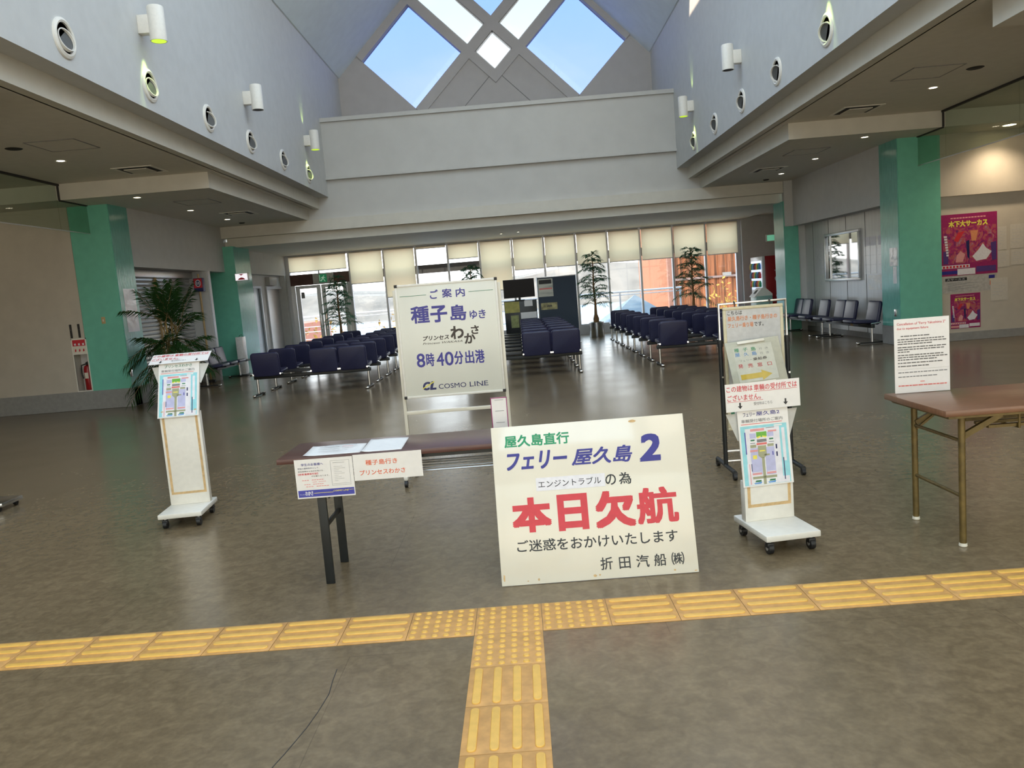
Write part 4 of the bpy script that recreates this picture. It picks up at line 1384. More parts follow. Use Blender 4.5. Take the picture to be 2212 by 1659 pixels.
# ------------------------------------------------------------------ the two white information stands
def map_sheet(m, W, H, y):
    p = lambda r, c, d=0.0: m.patch(r, c, W, H, y=y - d, t=0.0002)
    p((0.033, 0.017, 0.951, 0.80), 'cyan')
    p((0.119, 0.020, 0.80, 0.765), 'offw', 0.0003)
    p((0.80, 0.020, 0.93, 0.10), 'offw', 0.0003); p((0.84, 0.30, 0.90, 0.74), 'offw', 0.0003)
    p((0.204, 0.634, 0.325, 0.700), 'lav', 0.0006); p((0.551, 0.640, 0.676, 0.700), 'lav', 0.0006)
    p((0.336, 0.641, 0.541, 0.712), 'lime', 0.0006)
    m.poly([(0.336, 0.645), (0.42, 0.66), (0.42, 0.645), (0.36, 0.625)], 'lemon', W, H, y - 0.001)
    m.poly([(0.541, 0.648), (0.45, 0.66), (0.45, 0.645), (0.52, 0.628)], 'lemon', W, H, y - 0.001)
    p((0.34, 0.575, 0.53, 0.615), 'grey', 0.0006)
    p((0.328, 0.540, 0.53, 0.567), 'salmon', 0.0006)
    p((0.201, 0.509, 0.319, 0.549), 'olive', 0.0006); p((0.539, 0.510, 0.664, 0.545), 'olive', 0.0006)
    for x in (0.205, 0.575): p((x, 0.56, x + 0.11, 0.60), 'white', 0.0007); p((x + 0.01, 0.598, x + 0.09, 0.618), 'dgreen', 0.0008); p((x, 0.566, x + 0.10, 0.573), 'navy', 0.0008)
    p((0.196, 0.150, 0.405, 0.505), 'lav', 0.0005); p((0.480, 0.140, 0.671, 0.505), 'lav', 0.0005)
    p((0.345, 0.40, 0.512, 0.530), 'olive', 0.0007)
    m.poly([(0.345, 0.40), (0.40, 0.365), (0.46, 0.365), (0.512, 0.40)], 'olive', W, H, y - 0.0009)
    p((0.407, 0.018, 0.462, 0.372), 'olive', 0.0007); p((0.462, 0.392, 0.57, 0.415), 'olive', 0.0007); p((0.201, 0.096, 0.677, 0.128), 'olive', 0.0007)
    p((0.375, 0.452, 0.485, 0.468), 'lemon', 0.0009)
    for x0 in (0.20, 0.485): p((x0, 0.15, x0 + 0.185, 0.175), 'pink', 0.0007); p((x0 + 0.02, 0.18, x0 + 0.17, 0.186), 'white', 0.0008)
    for x0 in (0.20, 0.48):
        p((x0, 0.022, x0 + 0.19, 0.09), 'white', 0.0006)
        m.poly([(x0 + 0.01, 0.045), (x0 + 0.03, 0.03), (x0 + 0.155, 0.03), (x0 + 0.175, 0.055)], 'sky', W, H, y - 0.001)
        m.poly([(x0 + 0.035, 0.055), (x0 + 0.16, 0.055), (x0 + 0.165, 0.078), (x0 + 0.06, 0.078)], 'dgreen', W, H, y - 0.001)
    p((0.105, 0.43, 0.125, 0.72), 'band', 0.0006); p((0.829, 0.055, 0.848, 0.345), 'navy', 0.0006)
    p((0.70, 0.47, 0.73, 0.53), 'navy', 0.0007); p((0.70, 0.37, 0.73, 0.43), 'navy', 0.0007); p((0.625, 0.39, 0.645, 0.44), 'band', 0.0007)
    p((0.225, 0.725, 0.50, 0.757), 'pink', 0.0006); p((0.57, 0.70, 0.74, 0.722), 'pink', 0.0006); p((0.19, 0.455, 0.34, 0.482), 'pink', 0.0007)
    p((0.235, 0.36, 0.315, 0.41), 'lemon', 0.0009); p((0.11, 0.02, 0.19, 0.30), 'offw', 0.0008); p((0.15, 0.03, 0.165, 0.30), 'pink', 0.0009)
    p((0.19, 0.20, 0.205, 0.30), 'navy', 0.0009); p((0.70, 0.77, 0.86, 0.79), 'white', 0.0006); p((0.535, 0.752, 0.70, 0.760), 'grey', 0.0006)
    p((0.055, 0.820, 0.865, 0.829), 'salmon', 0)


def info_stand(label, loc, rz, zb, tilt, hgt, head_tilt, title, shade):
    t = thing('info_stand', label, 'sign stand', loc, rz, 'white wheeled information stands')
    b = MB().box((-0.15, -0.21, 0.075), (0.15, 0.21, 0.108), M_WHITE, 0.005).obj('base_plate', t)
    for x in (-0.115, 0.115):
        for y in (-0.165, 0.165):
            c = MB().tube([(x - 0.013, y, 0.030), (x + 0.013, y, 0.030)], 0.030, M_BLACK, 18)
            c.tube([(x - 0.016, y, 0.030), (x - 0.012, y, 0.030)], 0.012, M_ALU, 12)
            c.box((x - 0.020, y - 0.02, 0.034), (x + 0.020, y + 0.012, 0.062), M_BLACK, 0.006)
            c.tube([(x, y, 0.055), (x, y, 0.078)], 0.010, M_ALU, 8)
            c.obj('caster', b)
    MB().box((-0.141, 0.06, 0.108), (0.141, 0.115, zb - 0.001), M_WHITE, 0.003).obj('column', t)
    m = MB()
    z0 = 0.20
    for a, c in (((-0.125, z0), (-0.108, zb + 0.02)), ((0.108, z0), (0.125, zb + 0.02)), ((-0.125, z0 - 0.014), (0.125, z0 + 0.003))):
        m.box((a[0], 0.0592, a[1]), (c[0], 0.0600, c[1]), M_TAPE)
    m.obj('tape_mark', t, smooth=False)
    # tilted display with the map sheet
    Q = Matrix.Translation((0, 0.055, zb)) @ Matrix.Rotation(-tilt, 4, 'X')
    d = MB(Q)
    d.box((-0.141, 0.004, 0.0), (0.141, 0.030, hgt + 0.02), M_WHITE, 0.004)
    d.obj('display_panel', t)
    W = 0.290; H = hgt
    off = -0.03
    Q2 = Q @ Matrix.Translation((-W / 2 - 0.004, 0.001, off))
    d = MB(Q2)
    d.box((0, -0.002, 0), (W, 0.001, H - off), M_PAPERG)
    sh = d.obj('map_sheet', t, smooth=False)
    d = MB(Q2)
    H2 = H - off
    map_sheet(d, W, H2, -0.0022)
    if len(title) == 2:
        d.text(title[0], (0.111, 0.926, 0.35, 0.978), 'navy', W, H2, y=-0.0032, bold=0.012)
        d.text(title[1], (0.37, 0.926, 0.833, 0.982), 'blue', W, H2, y=-0.0032, bold=0.012)
    else:
        d.text(title[0], (0.14, 0.926, 0.82, 0.982), 'dgreen' if shade else 'navy', W, H2, y=-0.0032, bold=0.012)
    d.text('車輌受付場所のご案内', (0.066, 0.845, 0.884, 0.89), 'grey', W, H2, y=-0.0032, bold=0.006)
    d.obj('map_print', sh, smooth=False)
    # header card
    top = Q @ Vector((0, 0, hgt + 0.006))
    Wh, Hh = 0.425, 0.152
    Q3 = Matrix.Translation((-Wh / 2 - 0.005, top.y - 0.022, top.z)) @ Matrix.Rotation(-head_tilt, 4, 'X')
    d = MB(Q3)
    d.box((0, -0.001, 0), (Wh, 0.001, Hh), M_PAPERG)
    hc = d.obj('header_card', t, smooth=False)
    d = MB(Q3)
    T = lambda s, r, c, b=0.0: d.text(s, r, c, Wh, Hh, y=-0.0022, bold=b)
    T('この建物は', (0.017, 0.705, 0.366, 0.918), 'red', 0.008)
    T('車輌の受付所では', (0.384, 0.69, 0.965, 0.915), 'red', 0.008)
    T('ございません。', (0.023, 0.385, 0.47, 0.605), 'red', 0.008)
    T('受付所はこちら', (0.371, 0.171, 0.618, 0.288), 'grey', 0.004)
    for r in ((0.383, 0.655, 0.965, 0.668), (0.02, 0.345, 0.50, 0.358)): d.patch(r, 'red', Wh, Hh, y=-0.0012, t=0.0002)
    for x in (0.188, 0.80):
        d.poly([(x - 0.011, 0.31), (x + 0.011, 0.31), (x + 0.011, 0.19), (x + 0.032, 0.19), (x, 0.085), (x - 0.032, 0.19), (x - 0.011, 0.19)][::-1], 'black', Wh, Hh, y=-0.0016)
    d.obj('header_print', hc, smooth=False)
    # translucent folder flaps behind the sheet
    for sg in (-1, 1):
        d = MB(Q)
        d.add([(sg * 0.140, 0.012, hgt - 0.01), (sg * 0.205, 0.02, hgt - 0.01), (sg * 0.150, 0.02, hgt - 0.16), (sg * 0.140, 0.012, hgt - 0.16)], [(0, 1, 2, 3)], mat('folder_flap', (0.55, 0.54, 0.50), 0.4))
        o = d.obj('folder_flap', t, smooth=False)
        sd = o.modifiers.new('thickness', 'SOLIDIFY'); sd.thickness = 0.002
    return t


info_stand('white information stand on the left, its header card lying back', (-2.205, 2.33, 0), R(6), 0.785, R(25), 0.385, R(66), ['プリンセスわかさ'], True)
info_stand('white information stand on the right with upright red header card', (1.605, 0.92, 0), R(8), 0.335, R(6), 0.385, R(2), ['フェリー', '屋久島2'], False)

# ------------------------------------------------------------------ easel with framed board and acrylic holder
t = thing('display_easel', 'black and chrome wheeled easel behind the right information stand', 'easel', (1.995, 2.52, 0))
m = MB()
for sx in (-1, 1):
    up_ = MB().tube([(sx * 0.243, 0, 0.06), (sx * 0.243, 0, 0.99)], 0.0165, M_BLACKM, 14)
    up_.tube([(sx * 0.243, 0, 0.94), (sx * 0.243, 0, 0.985)], 0.021, M_BLACK, 14)
    u = up_.obj('upright', t)
    MB().tube([(sx * 0.243, -0.035, 0.72), (sx * 0.243, 0.02, 0.72)], 0.008, M_CHROME, 10).obj('clamp_knob', u)
    f = MB().tube([(sx * 0.243, -0.25, 0.055), (sx * 0.243, 0.25, 0.055)], 0.016, M_BLACKM, 12).obj('foot', t)
    for y in (-0.24, 0.24):
        MB().tube([(sx * 0.243 - 0.012, y, 0.025), (sx * 0.243 + 0.012, y, 0.025)], 0.025, M_BLACK, 16).box((sx * 0.243 - 0.016, y - 0.016, 0.03), (sx * 0.243 + 0.016, y + 0.016, 0.056), M_BLACK, 0.004).obj('caster', f)
MB().tube([(-0.243, 0, 0.99), (-0.243, 0, 1.25), (0.243, 0, 1.25), (0.243, 0, 0.99)], 0.011, M_CHROME, 12).obj('top_frame', t)
for z, y in ((0.16, 0.0), (0.085, 0.0)):
    MB().tube([(-0.243, y, z), (0.243, y, z)], 0.009, M_CHROME, 10).obj('lower_bar', t)
t = thing('framed_board', 'cream framed boarding sign hung on the wheeled easel', 'sign', (1.775, 2.49, 0.32))
FW, FH = 0.435, 0.905
m = MB()
for a, b in (((0, 0, 0), (FW, 0.022, 0.022)), ((0, 0, FH - 0.022), (FW, 0.022, FH)), ((0, 0, 0.022), (0.022, 0.022, FH - 0.022)), ((FW - 0.022, 0, 0.022), (FW, 0.022, FH - 0.022))):
    m.box(a, b, mat('cream_frame', (0.66, 0.58, 0.38), 0.4), 0.004)
m.obj('frame', t)
MB().box((0.02, 0.006, 0.02), (FW - 0.02, 0.018, FH - 0.02), mat('easel_paper', (0.58, 0.57, 0.55), 0.25)).obj('sheet', t, smooth=False)
for x in (0.09, FW - 0.09):
    MB().tube([(x, 0.01, FH - 0.005), (x, 0.01, FH + 0.03), (x, 0.03, FH + 0.04), (x, 0.045, FH + 0.02)], 0.004, M_BLACKM, 8).obj('hook', t)
m = MB(Matrix.Translation((0, 0.006, 0)))
T = lambda s, r, c, b=0.0: m.text(s, r, c, FW, FH, bold=b)
T('こちらは', (0.075, 0.936, 0.32, 0.968), 'black', 0.01)
T('屋久島行き・種子島行きの', (0.075, 0.887, 0.90, 0.925), 'peach', 0.02)
T('フェリー乗り場', (0.075, 0.832, 0.50, 0.870), 'peach', 0.02)
T('です。', (0.51, 0.832, 0.67, 0.868), 'black', 0.01)
m.patch((0.06, 0.03, 0.12, 0.20), 'dgreen', FW, FH)
m.lines('lettering', t)
t = thing('acrylic_sign_holder', 'tilted clear sign holder with yellow arrow hung on the cream framed board', 'sign holder', (1.785, 2.30, 0.655))
HW, HH = 0.385, 0.345
Q = Matrix.Rotation(R(-3), 4, 'X') @ Matrix.Shear('XZ', 4, (0, 0))
Q = Matrix.Rotation(R(-4), 4, 'Y') @ Matrix.Rotation(R(-23), 4, 'X')
m = MB(Q).box((0, 0.004, 0), (HW, 0.010, HH), mat('holder_back', (0.62, 0.60, 0.50), 0.3), 0.002)
m.obj('back_plate', t)
MB(Q).box((0, -0.003, 0), (HW, -0.001, HH), G_ACRYL).obj('acrylic_front', t, smooth=False)
MB(Q).box((0.045, 0.001, 0.035), (0.325, 0.003, 0.305), mat('easel_note', (0.76, 0.74, 0.66), 0.4)).obj('paper', t, smooth=False)
for r in ((0.22, 0.925, 0.73, 0.985), (0.24, 0.01, 0.77, 0.075)):
    MB(Q).box((r[0] * HW, -0.008, r[1] * HH), (r[2] * HW, -0.003, r[3] * HH), M_CREAM, 0.002).obj('clip', t)
m = MB(Q)
for s, r, c in (('種', (0.14, 0.765, 0.23, 0.848), 'green'), ('子', (0.30, 0.762, 0.39, 0.838), 'green'), ('島', (0.45, 0.75, 0.54, 0.835), 'green'), ('行', (0.60, 0.748, 0.655, 0.80), 'grey'), ('き', (0.71, 0.748, 0.765, 0.796), 'grey'),
                ('屋', (0.14, 0.665, 0.23, 0.748), 'sky'), ('久', (0.30, 0.66, 0.39, 0.738), 'sky'), ('島', (0.45, 0.65, 0.54, 0.735), 'sky'), ('行', (0.60, 0.648, 0.655, 0.70), 'grey'), ('き', (0.71, 0.648, 0.765, 0.695), 'grey'),
                ('フェリー', (0.20, 0.545, 0.43, 0.59), 'grey'), ('乗船券', (0.45, 0.535, 0.71, 0.602), 'brown'), ('発', (0.155, 0.41, 0.24, 0.50), 'red'), ('売', (0.33, 0.40, 0.42, 0.49), 'red'), ('窓', (0.505, 0.395, 0.595, 0.48), 'red'), ('口', (0.69, 0.39, 0.77, 0.465), 'red')):
    m.text(s, r, c, HW, HH, y=-0.0001, bold=0.018 if c != 'grey' else 0.0)
m.poly([(0.16, 0.16), (0.16, 0.27), (0.55, 0.27), (0.55, 0.325), (0.74, 0.215), (0.55, 0.105), (0.55, 0.16)][::-1], 'yellow', HW, HH, y=-0.0001)
m.lines('lettering', t)

# metal foot of a stand at the left edge of the view
t = thing('stand_base', 'grey metal wheeled base reaching in at the left edge', 'stand', (-4.32, 3.17, 0), R(0))
b = MB().box((-0.33, -0.13, 0.04), (0.27, 0.15, 0.075), M_STEEL, 0.006).obj('base_plate', t)
for x in (-0.28, 0.22):
    for y in (-0.10, 0.12):
        MB().tube([(x - 0.012, y, 0.021), (x + 0.012, y, 0.021)], 0.021, M_BLACK, 14).obj('caster', b)
MB().tube([(-0.12, 0.01, 0.07), (-0.12, 0.01, 1.0)], 0.02, M_STEEL, 12).obj('post', t)

# ------------------------------------------------------------------ plants
def frond(m, base, az, length, lift, droop, leaf, width, n, matl, rnd, stem_m=None):
    """arched stalk with paired narrow leaflets"""
    h = Vector((math.cos(az), math.sin(az), 0)); side = Vector((-math.sin(az), math.cos(az), 0))
    pts = []
    N = 9
    for i in range(N + 1):
        u = i / N
        pts.append(Vector(base) + h * (length * math.cos(lift) * u + 0.10 * length * u * u) + Vector((0, 0, 1)) * (length * (math.sin(lift) * u - droop * u * u * 1.0)))
    m.tube(pts, [0.008 * (1 - 0.8 * i / N) + 0.001 for i in range(N + 1)], stem_m or matl, 5, caps=False)
    for k in range(n):
        u = 0.25 + 0.75 * (k + 0.5) / n
        i = min(int(u * N), N - 1); f = u * N - i
        p = pts[i].lerp(pts[i + 1], f); d = (pts[i + 1] - pts[i]).normalized()
        L = leaf * (0.55 + 0.75 * math.sin(PI * min(1, u * 0.95))) * rnd.uniform(0.85, 1.1)
        for sg in (-1, 1):
            dr = (d * 0.75 + side * sg * 0.8 + Vector((0, 0, rnd.uniform(-0.25, 0.1)))).normalized()
            w = d.cross(dr).cross(dr).normalized() * width
            q = p + dr * L * 0.5 + Vector((0, 0, 0.02 * L)); e = p + dr * L + Vector((0, 0, -0.28 * L))
            m.add([p, q - w, e, q + w], [(0, 1, 2, 3)], matl)


rnd = random.Random(11)
t = thing('potted_palm', 'tall dark green feather palm in front of the left shutter', 'palm', (-5.60, 10.15, 0))
MB().lathe([(0.0, 0.0), (0.17, 0.0), (0.21, 0.36), (0.225, 0.38), (0.20, 0.38), (0.19, 0.34), (0.0, 0.34)], M_BLACKM, 28).obj('pot', t)
m = MB()
tops = []
for k in range(7):
    a = k * 0.9; r = 0.05
    top = Vector((0.10 * math.cos(a), 0.10 * math.sin(a), 1.22 + 0.11 * (k % 3)))
    m.tube([(r * math.cos(a), r * math.sin(a), 0.33), (0.07 * math.cos(a), 0.07 * math.sin(a), 0.75), top], [0.022, 0.018, 0.010], mat('palm_cane', (0.30, 0.20, 0.06), 0.6, var=0.3, scale=14), 8)
    tops.append(top)
m.obj('cane', t)
m = MB()
for k in range(38):
    tp = tops[k % 7]; az = k * 2.39996
    if k < 12: lift, L, dr = rnd.uniform(1.15, 1.42), rnd.uniform(0.95, 1.2), 0.12
    elif k < 22: lift, L, dr = rnd.uniform(0.75, 1.1), rnd.uniform(0.8, 1.0), 0.35
    else: lift, L, dr = rnd.uniform(0.2, 0.6), rnd.uniform(0.7, 0.9), 0.75
    b = tp - Vector((0, 0, 0.06 if k < 16 else 0.38))
    frond(m, b, az, L * 0.78, lift, dr, 0.27, 0.011, 22, M_LEAF, rnd, M_STEM)
for az, z, L in ((R(-120), 0.75, 0.85), (R(200), 0.8, 0.75), (R(-95), 0.6, 0.7)):
    frond(m, (0, 0, z), az, L, 0.25, 0.95, 0.25, 0.011, 20, M_LEAF, rnd, M_STEM)
m.obj('foliage', t, smooth=False)


def window_plant(x, y, h, seed, label, blade=0.0):
    rnd = random.Random(seed)
    t = thing('potted_plant', label, 'plant', (x, y, 0), rnd.uniform(0, 6), 'slim plants along the windows')
    MB().lathe([(0.0, 0.0), (0.20, 0.0), (0.205, 0.01), (0.205, 0.40), (0.19, 0.41), (0.185, 0.38), (0.0, 0.36)], M_STEEL, 36).obj('pot', t)
    MB().tube([(0, 0, 0.36), (0.005, 0, 0.50), (0.0, 0.0, 0.62), (0.012, 0.0, 0.9), (-0.01, 0.01, 1.4), (0.01, 0, h * 0.78), (0, 0, h * 0.93)], [0.075, 0.085, 0.045, 0.03, 0.024, 0.018, 0.008], M_TRUNK, 12).obj('trunk', t)
    m = MB()
    n = 56
    for k in range(n):
        u = k / (n - 1)
        z = 0.85 + (h - 0.95) * u
        L = (0.42 * (1 - u) ** 0.6 + 0.20) * rnd.uniform(0.7, 1.15)
        frond(m, (0, 0, z), k * 2.39996 + rnd.uniform(-0.3, 0.3), L, rnd.uniform(0.35, 1.0), rnd.uniform(0.3, 0.8), 0.17, 0.012, 10, M_LEAF2, rnd, M_STEM)
    m.obj('foliage', t, smooth=False)


window_plant(2.43, 18.9, 2.38, 1, 'slim plant in a steel pot right of the grey partition')
window_plant(5.15, 18.9, 2.30, 2, 'slim plant in a steel pot near the right end of the windows')
window_plant(-4.75, 19.2, 2.28, 3, 'slim plant in a steel pot in front of the double doors')
window_plant(-0.95, 19.0, 2.32, 4, 'slim plant rising behind the departure board')

# ------------------------------------------------------------------ television, cabinet, partition
t = thing('television', 'flat black television on a short foot above the dark cabinet', 'television', (0.35, 17.3, 1.19))
MB().box((-0.40, -0.02, 0.075), (0.40, 0.03, 0.545), M_BLACK, 0.006).obj('bezel', t)
MB().box((-0.385, -0.0225, 0.095), (0.385, -0.0195, 0.53), mat('tv_screen', (0.008, 0.006, 0.006), 0.3, spec=0.12)).obj('screen', t, smooth=False)
MB().box((-0.13, -0.09, 0.0), (0.13, 0.09, 0.018), M_BLACK, 0.006).tube([(0, 0, 0.015), (0, 0, 0.09)], 0.03, M_BLACK, 14).obj('foot', t)
t = thing('television_cabinet', 'dark cabinet with pinned notices under the television', 'cabinet', (0.36, 17.45, 0))
MB().box((-0.42, -0.2, 0.05), (0.42, 0.2, 1.19), M_BLACKM, 0.006).obj('body', t)
MB().box((-0.43, -0.21, 0.0), (0.43, 0.21, 0.05), M_BLACK).obj('plinth', t)
for k, (r, c) in enumerate((((-0.41, 0.89, -0.03, 1.17), mat('note_mustard', (0.42, 0.38, 0.10), 0.6, var=0.2, scale=9)), ((0.10, 1.03, 0.31, 1.18), M_PAPER), ((-0.01, 0.72, 0.40, 0.88), M_PAPER), ((-0.27, 0.50, -0.07, 0.82), mat('note_olive', (0.30, 0.32, 0.12), 0.6, var=0.3, scale=12)))):
    o = MB().box((0.36 + r[0], 17.2475, r[1]), (0.36 + r[2], 17.2495, r[3]), c).obj('notice_sheet', smooth=False)
    tag(o, ['mustard notice sheet at the top left of the television cabinet', 'small white sheet pinned under the television foot', 'wide white sheet across the middle of the television cabinet', 'olive sheet low on the television cabinet'][k], 'notice', 'sheets on the television cabinet')
t = thing('partition_screen', 'tall blue-grey folding partition board beside the television', 'partition', (1.325, 17.3, 0))
MB().box((-0.50, -0.014, 0.08), (0.50, 0.014, 1.72), mat('felt_blue_grey', (0.045, 0.060, 0.082), 0.85, var=0.1, scale=200)).obj('panel', t)
m = MB()
for a, b in (((-0.52, -0.02, 0.0), (-0.495, 0.02, 1.745)), ((0.495, -0.02, 0.0), (0.52, 0.02, 1.745)), ((-0.495, -0.02, 1.72), (0.495, 0.02, 1.745)), ((-0.495, -0.02, 0.06), (0.495, 0.02, 0.085))):
    m.box(a, b, M_ALU, 0.003)
m.obj('frame', t)
for x in (-0.508, 0.508):
    MB().box((x - 0.015, -0.22, 0.0), (x + 0.015, 0.22, 0.03), M_ALU, 0.004).obj('foot', t)
o = MB().box((0.845, 17.281, 1.235), (1.225, 17.283, 1.69), mat('poster_pale', (0.50, 0.50, 0.42), 0.5, var=0.25, scale=7, stretch=(0.4, 1, 2))).obj('poster', smooth=False)
tag(o, 'tall pale poster on the upper left of the grey partition', 'poster', 'posters on the partition')
m = MB().box((0.87, 17.279, 1.56), (1.19, 17.2805, 1.665), M_DARK).box((0.87, 17.279, 1.42), (1.20, 17.2805, 1.455), INK['salmon'])
m.obj('print', o, smooth=False)
o = MB().box((0.885, 17.281, 0.90), (1.305, 17.283, 1.075), mat('poster_flower', (0.34, 0.30, 0.13), 0.5, var=0.55, scale=9)).obj('poster', smooth=False)
tag(o, 'low wide floral poster on the grey partition', 'poster', 'posters on the partition')
m = MB()
for k in range(7): m.poly([(1.04 + 0.015 * k, 0.97), (1.06 + 0.018 * k, 0.975 + 0.008 * (k % 3)), (1.035 + 0.022 * k, 1.02 + 0.01 * (k % 2))], 'black', 1, 1, y=17.2805)
m.obj('print', o, smooth=False)

# ------------------------------------------------------------------ right rear alcove: vending machine, bin, exit sign
t = thing('vending_machine', 'red drinks vending machine with white script in the right alcove', 'vending machine', (7.25, 18.1, 0))
MB().box((-0.33, 0.0, 0.06), (0.42, 1.05, 1.83), M_RED, 0.012).obj('body', t)
MB().box((-0.30, 0.02, 0.0), (0.40, 1.03, 0.06), M_BLACK).obj('plinth', t)
fd = MB().box((-0.405, 0.0, 0.10), (-0.331, 1.05, 1.83), mat('vend_white', (0.72, 0.70, 0.72), 0.3), 0.012).obj('front_door', t)
VM = mat('vend_display', (0.55, 0.60, 0.68), 0.2, emit=(0.75, 0.85, 1.0), emit_s=0.8)
m = MB().box((-0.412, 0.06, 0.95), (-0.405, 0.99, 1.72), VM)
m.obj('display_window', fd, smooth=False)
for r in range(3):
    for k in range(8):
        zz = 1.02 + 0.235 * r
        MB().lathe([(0.03, 0.0), (0.035, 0.02), (0.035, 0.11), (0.018, 0.15), (0.018, 0.17)], [INK['green'], INK['red'], INK['sky'], INK['yellow'], INK['brown']][(k * 3 + r) % 5], 10, (-0.44, 0.12 + 0.115 * k, zz)).obj('sample_bottle', fd)
MB().box((-0.414, 0.10, 0.78), (-0.405, 0.95, 0.88), INK['red']).obj('button_strip', fd, smooth=False)
MB().box((-0.414, 0.14, 0.25), (-0.405, 0.72, 0.52), INK['sky']).obj('pickup_flap', fd, smooth=False)
MB().box((-0.414, 0.78, 0.40), (-0.405, 0.94, 0.70), INK['grey']).obj('coin_panel', fd, smooth=False)
# white script down the side (two looping words with a long tail)
m = MB(Matrix.Translation((0.10, -0.001, 1.06)) @ Matrix.Rotation(R(-90), 4, 'Y') @ Matrix.Rotation(PI, 4, 'Z') @ Matrix.Rotation(PI, 4, 'X'))
m = MB()
m.M = Matrix(((0, 0, -1, 0.20), (0, 1, 0, -0.001), (1, 0, 0, 0.66), (0, 0, 0, 1)))
m.text('Coca', (0.0, 0.02, 0.40, 0.27), 'white', 1, 1, y=-0.002, bold=0.02, shear=0.35)
m.text('-', (0.40, 0.12, 0.44, 0.15), 'white', 1, 1, y=-0.002)
m.text('Cola', (0.44, 0.02, 0.86, 0.29), 'white', 1, 1, y=-0.002, bold=0.02, shear=0.35)
m.tube([(0.05, -0.002, 0.0), (0.2, -0.002, -0.035), (0.35, -0.002, -0.01), (0.5, -0.002, -0.03), (0.62, -0.002, 0.0)], [0.003, 0.012, 0.008, 0.012, 0.003], INK['white'], 6)
m.obj('script', t, smooth=False)
t = thing('recycling_bin', 'pale green bin with a white sloped lid beside the vending machine', 'bin', (6.55, 17.35, 0))
MB().box((-0.20, -0.25, 0.02), (0.22, 0.25, 0.82), M_BIN, 0.02).obj('body', t)
m = MB().prism([(-0.24, 0.80), (0.22, 0.80), (0.22, 0.86), (0.05, 1.02), (-0.04, 1.02)], -0.24, 0.24, M_WHITE)
m.obj('lid', t)
MB().lathe([(0.0, 0.003), (0.06, 0.003), (0.07, 0.0)], M_DARK, 20).obj('hole_shade', t, (-0.14, 0.0, 0.925)).rotation_euler = (0, R(-45), 0)  # flat dark disc on the lid, colour standing for the hole's shade
t = thing('exit_sign', 'small green exit sign high in the right alcove', 'sign', (7.6, 19.6, 2.25))
MB().box((-0.16, -0.03, 0), (0.16, 0.03, 0.2), M_WHITE, 0.005).obj('case', t)
MB().box((-0.14, -0.034, 0.02), (0.14, -0.03, 0.18), mat('exit_face_pale', (0.2, 0.5, 0.35), 0.4, emit=(0.25, 0.8, 0.5), emit_s=0.5)).obj('face', t, smooth=False)

# exit sign over the double doors
t = thing('exit_sign', 'wide exit sign with green running figure over the double doors', 'sign', (-5.36, 20.30, 2.12))
MB().box((-0.30, -0.05, 0), (0.30, 0.05, 0.285), mat('exit_case', (0.55, 0.54, 0.50), 0.4), 0.006).obj('case', t)
EG = mat('exit_green', (0.02, 0.22, 0.10), 0.4, emit=(0.02, 0.30, 0.12), emit_s=0.35)
EW = mat('exit_white', (0.5, 0.6, 0.5), 0.4, emit=(0.5, 0.8, 0.6), emit_s=0.4)
MB().box((-0.115, -0.054, 0.025), (0.115, -0.05, 0.262), EG).obj('face', t, smooth=False)
m = MB()
y = -0.056
m.tube([(0.03, y, 0.20), (0.03, y, 0.2001)], 0.001, EW, 6)
m.poly([(0.01, 0.205), (0.03, 0.225), (0.05, 0.205), (0.03, 0.188)], EW, y=y)
m.poly([(-0.02, 0.185), (0.03, 0.185), (0.02, 0.12), (-0.02, 0.125)], EW, y=y)
m.poly([(0.02, 0.18), (0.075, 0.15), (0.07, 0.14), (0.015, 0.16)], EW, y=y)
m.poly([(-0.02, 0.18), (-0.07, 0.145), (-0.06, 0.135), (-0.015, 0.16)], EW, y=y)
m.poly([(0.0, 0.13), (0.02, 0.125), (0.07, 0.05), (0.05, 0.045)], EW, y=y)
m.poly([(-0.02, 0.13), (0.0, 0.125), (-0.05, 0.05), (-0.08, 0.075)], EW, y=y)
m.poly([(-0.10, 0.06), (-0.085, 0.06), (-0.085, 0.24), (-0.10, 0.24)], EW, y=y)
m.obj('running_figure', t, smooth=False)
MB().box((-0.24, -0.053, 0.09), (-0.16, -0.05, 0.17), INK['lgrey']).obj('speaker_grille', t, smooth=False)
MB().box((0.19, -0.053, 0.07), (0.21, -0.05, 0.19), INK['grey']).obj('indicator', t, smooth=False)

# ------------------------------------------------------------------ right wall: serving window, notices, posters
t = thing('interior_window', 'aluminium framed counter window in the white right wall', 'window', (7.05, 13.33, 1.12))
m = MB()
for a, b in (((-0.05, -0.88, 0.0), (0.0, 0.88, 0.05)), ((-0.05, -0.88, 0.95), (0.0, 0.88, 1.0)), ((-0.05, -0.88, 0.05), (0.0, -0.82, 0.95)), ((-0.05, 0.82, 0.05), (0.0, 0.88, 0.95))):
    m.box(a, b, M_ALU, 0.004)
m.obj('frame', t)
MB().box((-0.012, -0.82, 0.05), (-0.004, 0.82, 0.95), mat('mirror_glass', (0.55, 0.57, 0.58), 0.03, 1.0, var=0.02)).obj('pane', t, smooth=False)
MB().box((-0.03, 0.60, 0.05), (-0.012, 0.63, 0.95), M_ALU).obj('mullion', t, smooth=False)


def wall_sheet(name, x, y0, y1, z0, z1, label, cat, grp, m=None, sg=-1):
    o = MB().box((x, y0, z0), (x + sg * 0.002, y1, z1), m or M_PAPERG).obj(name, smooth=False)
    tag(o, label, cat, grp)
    return o


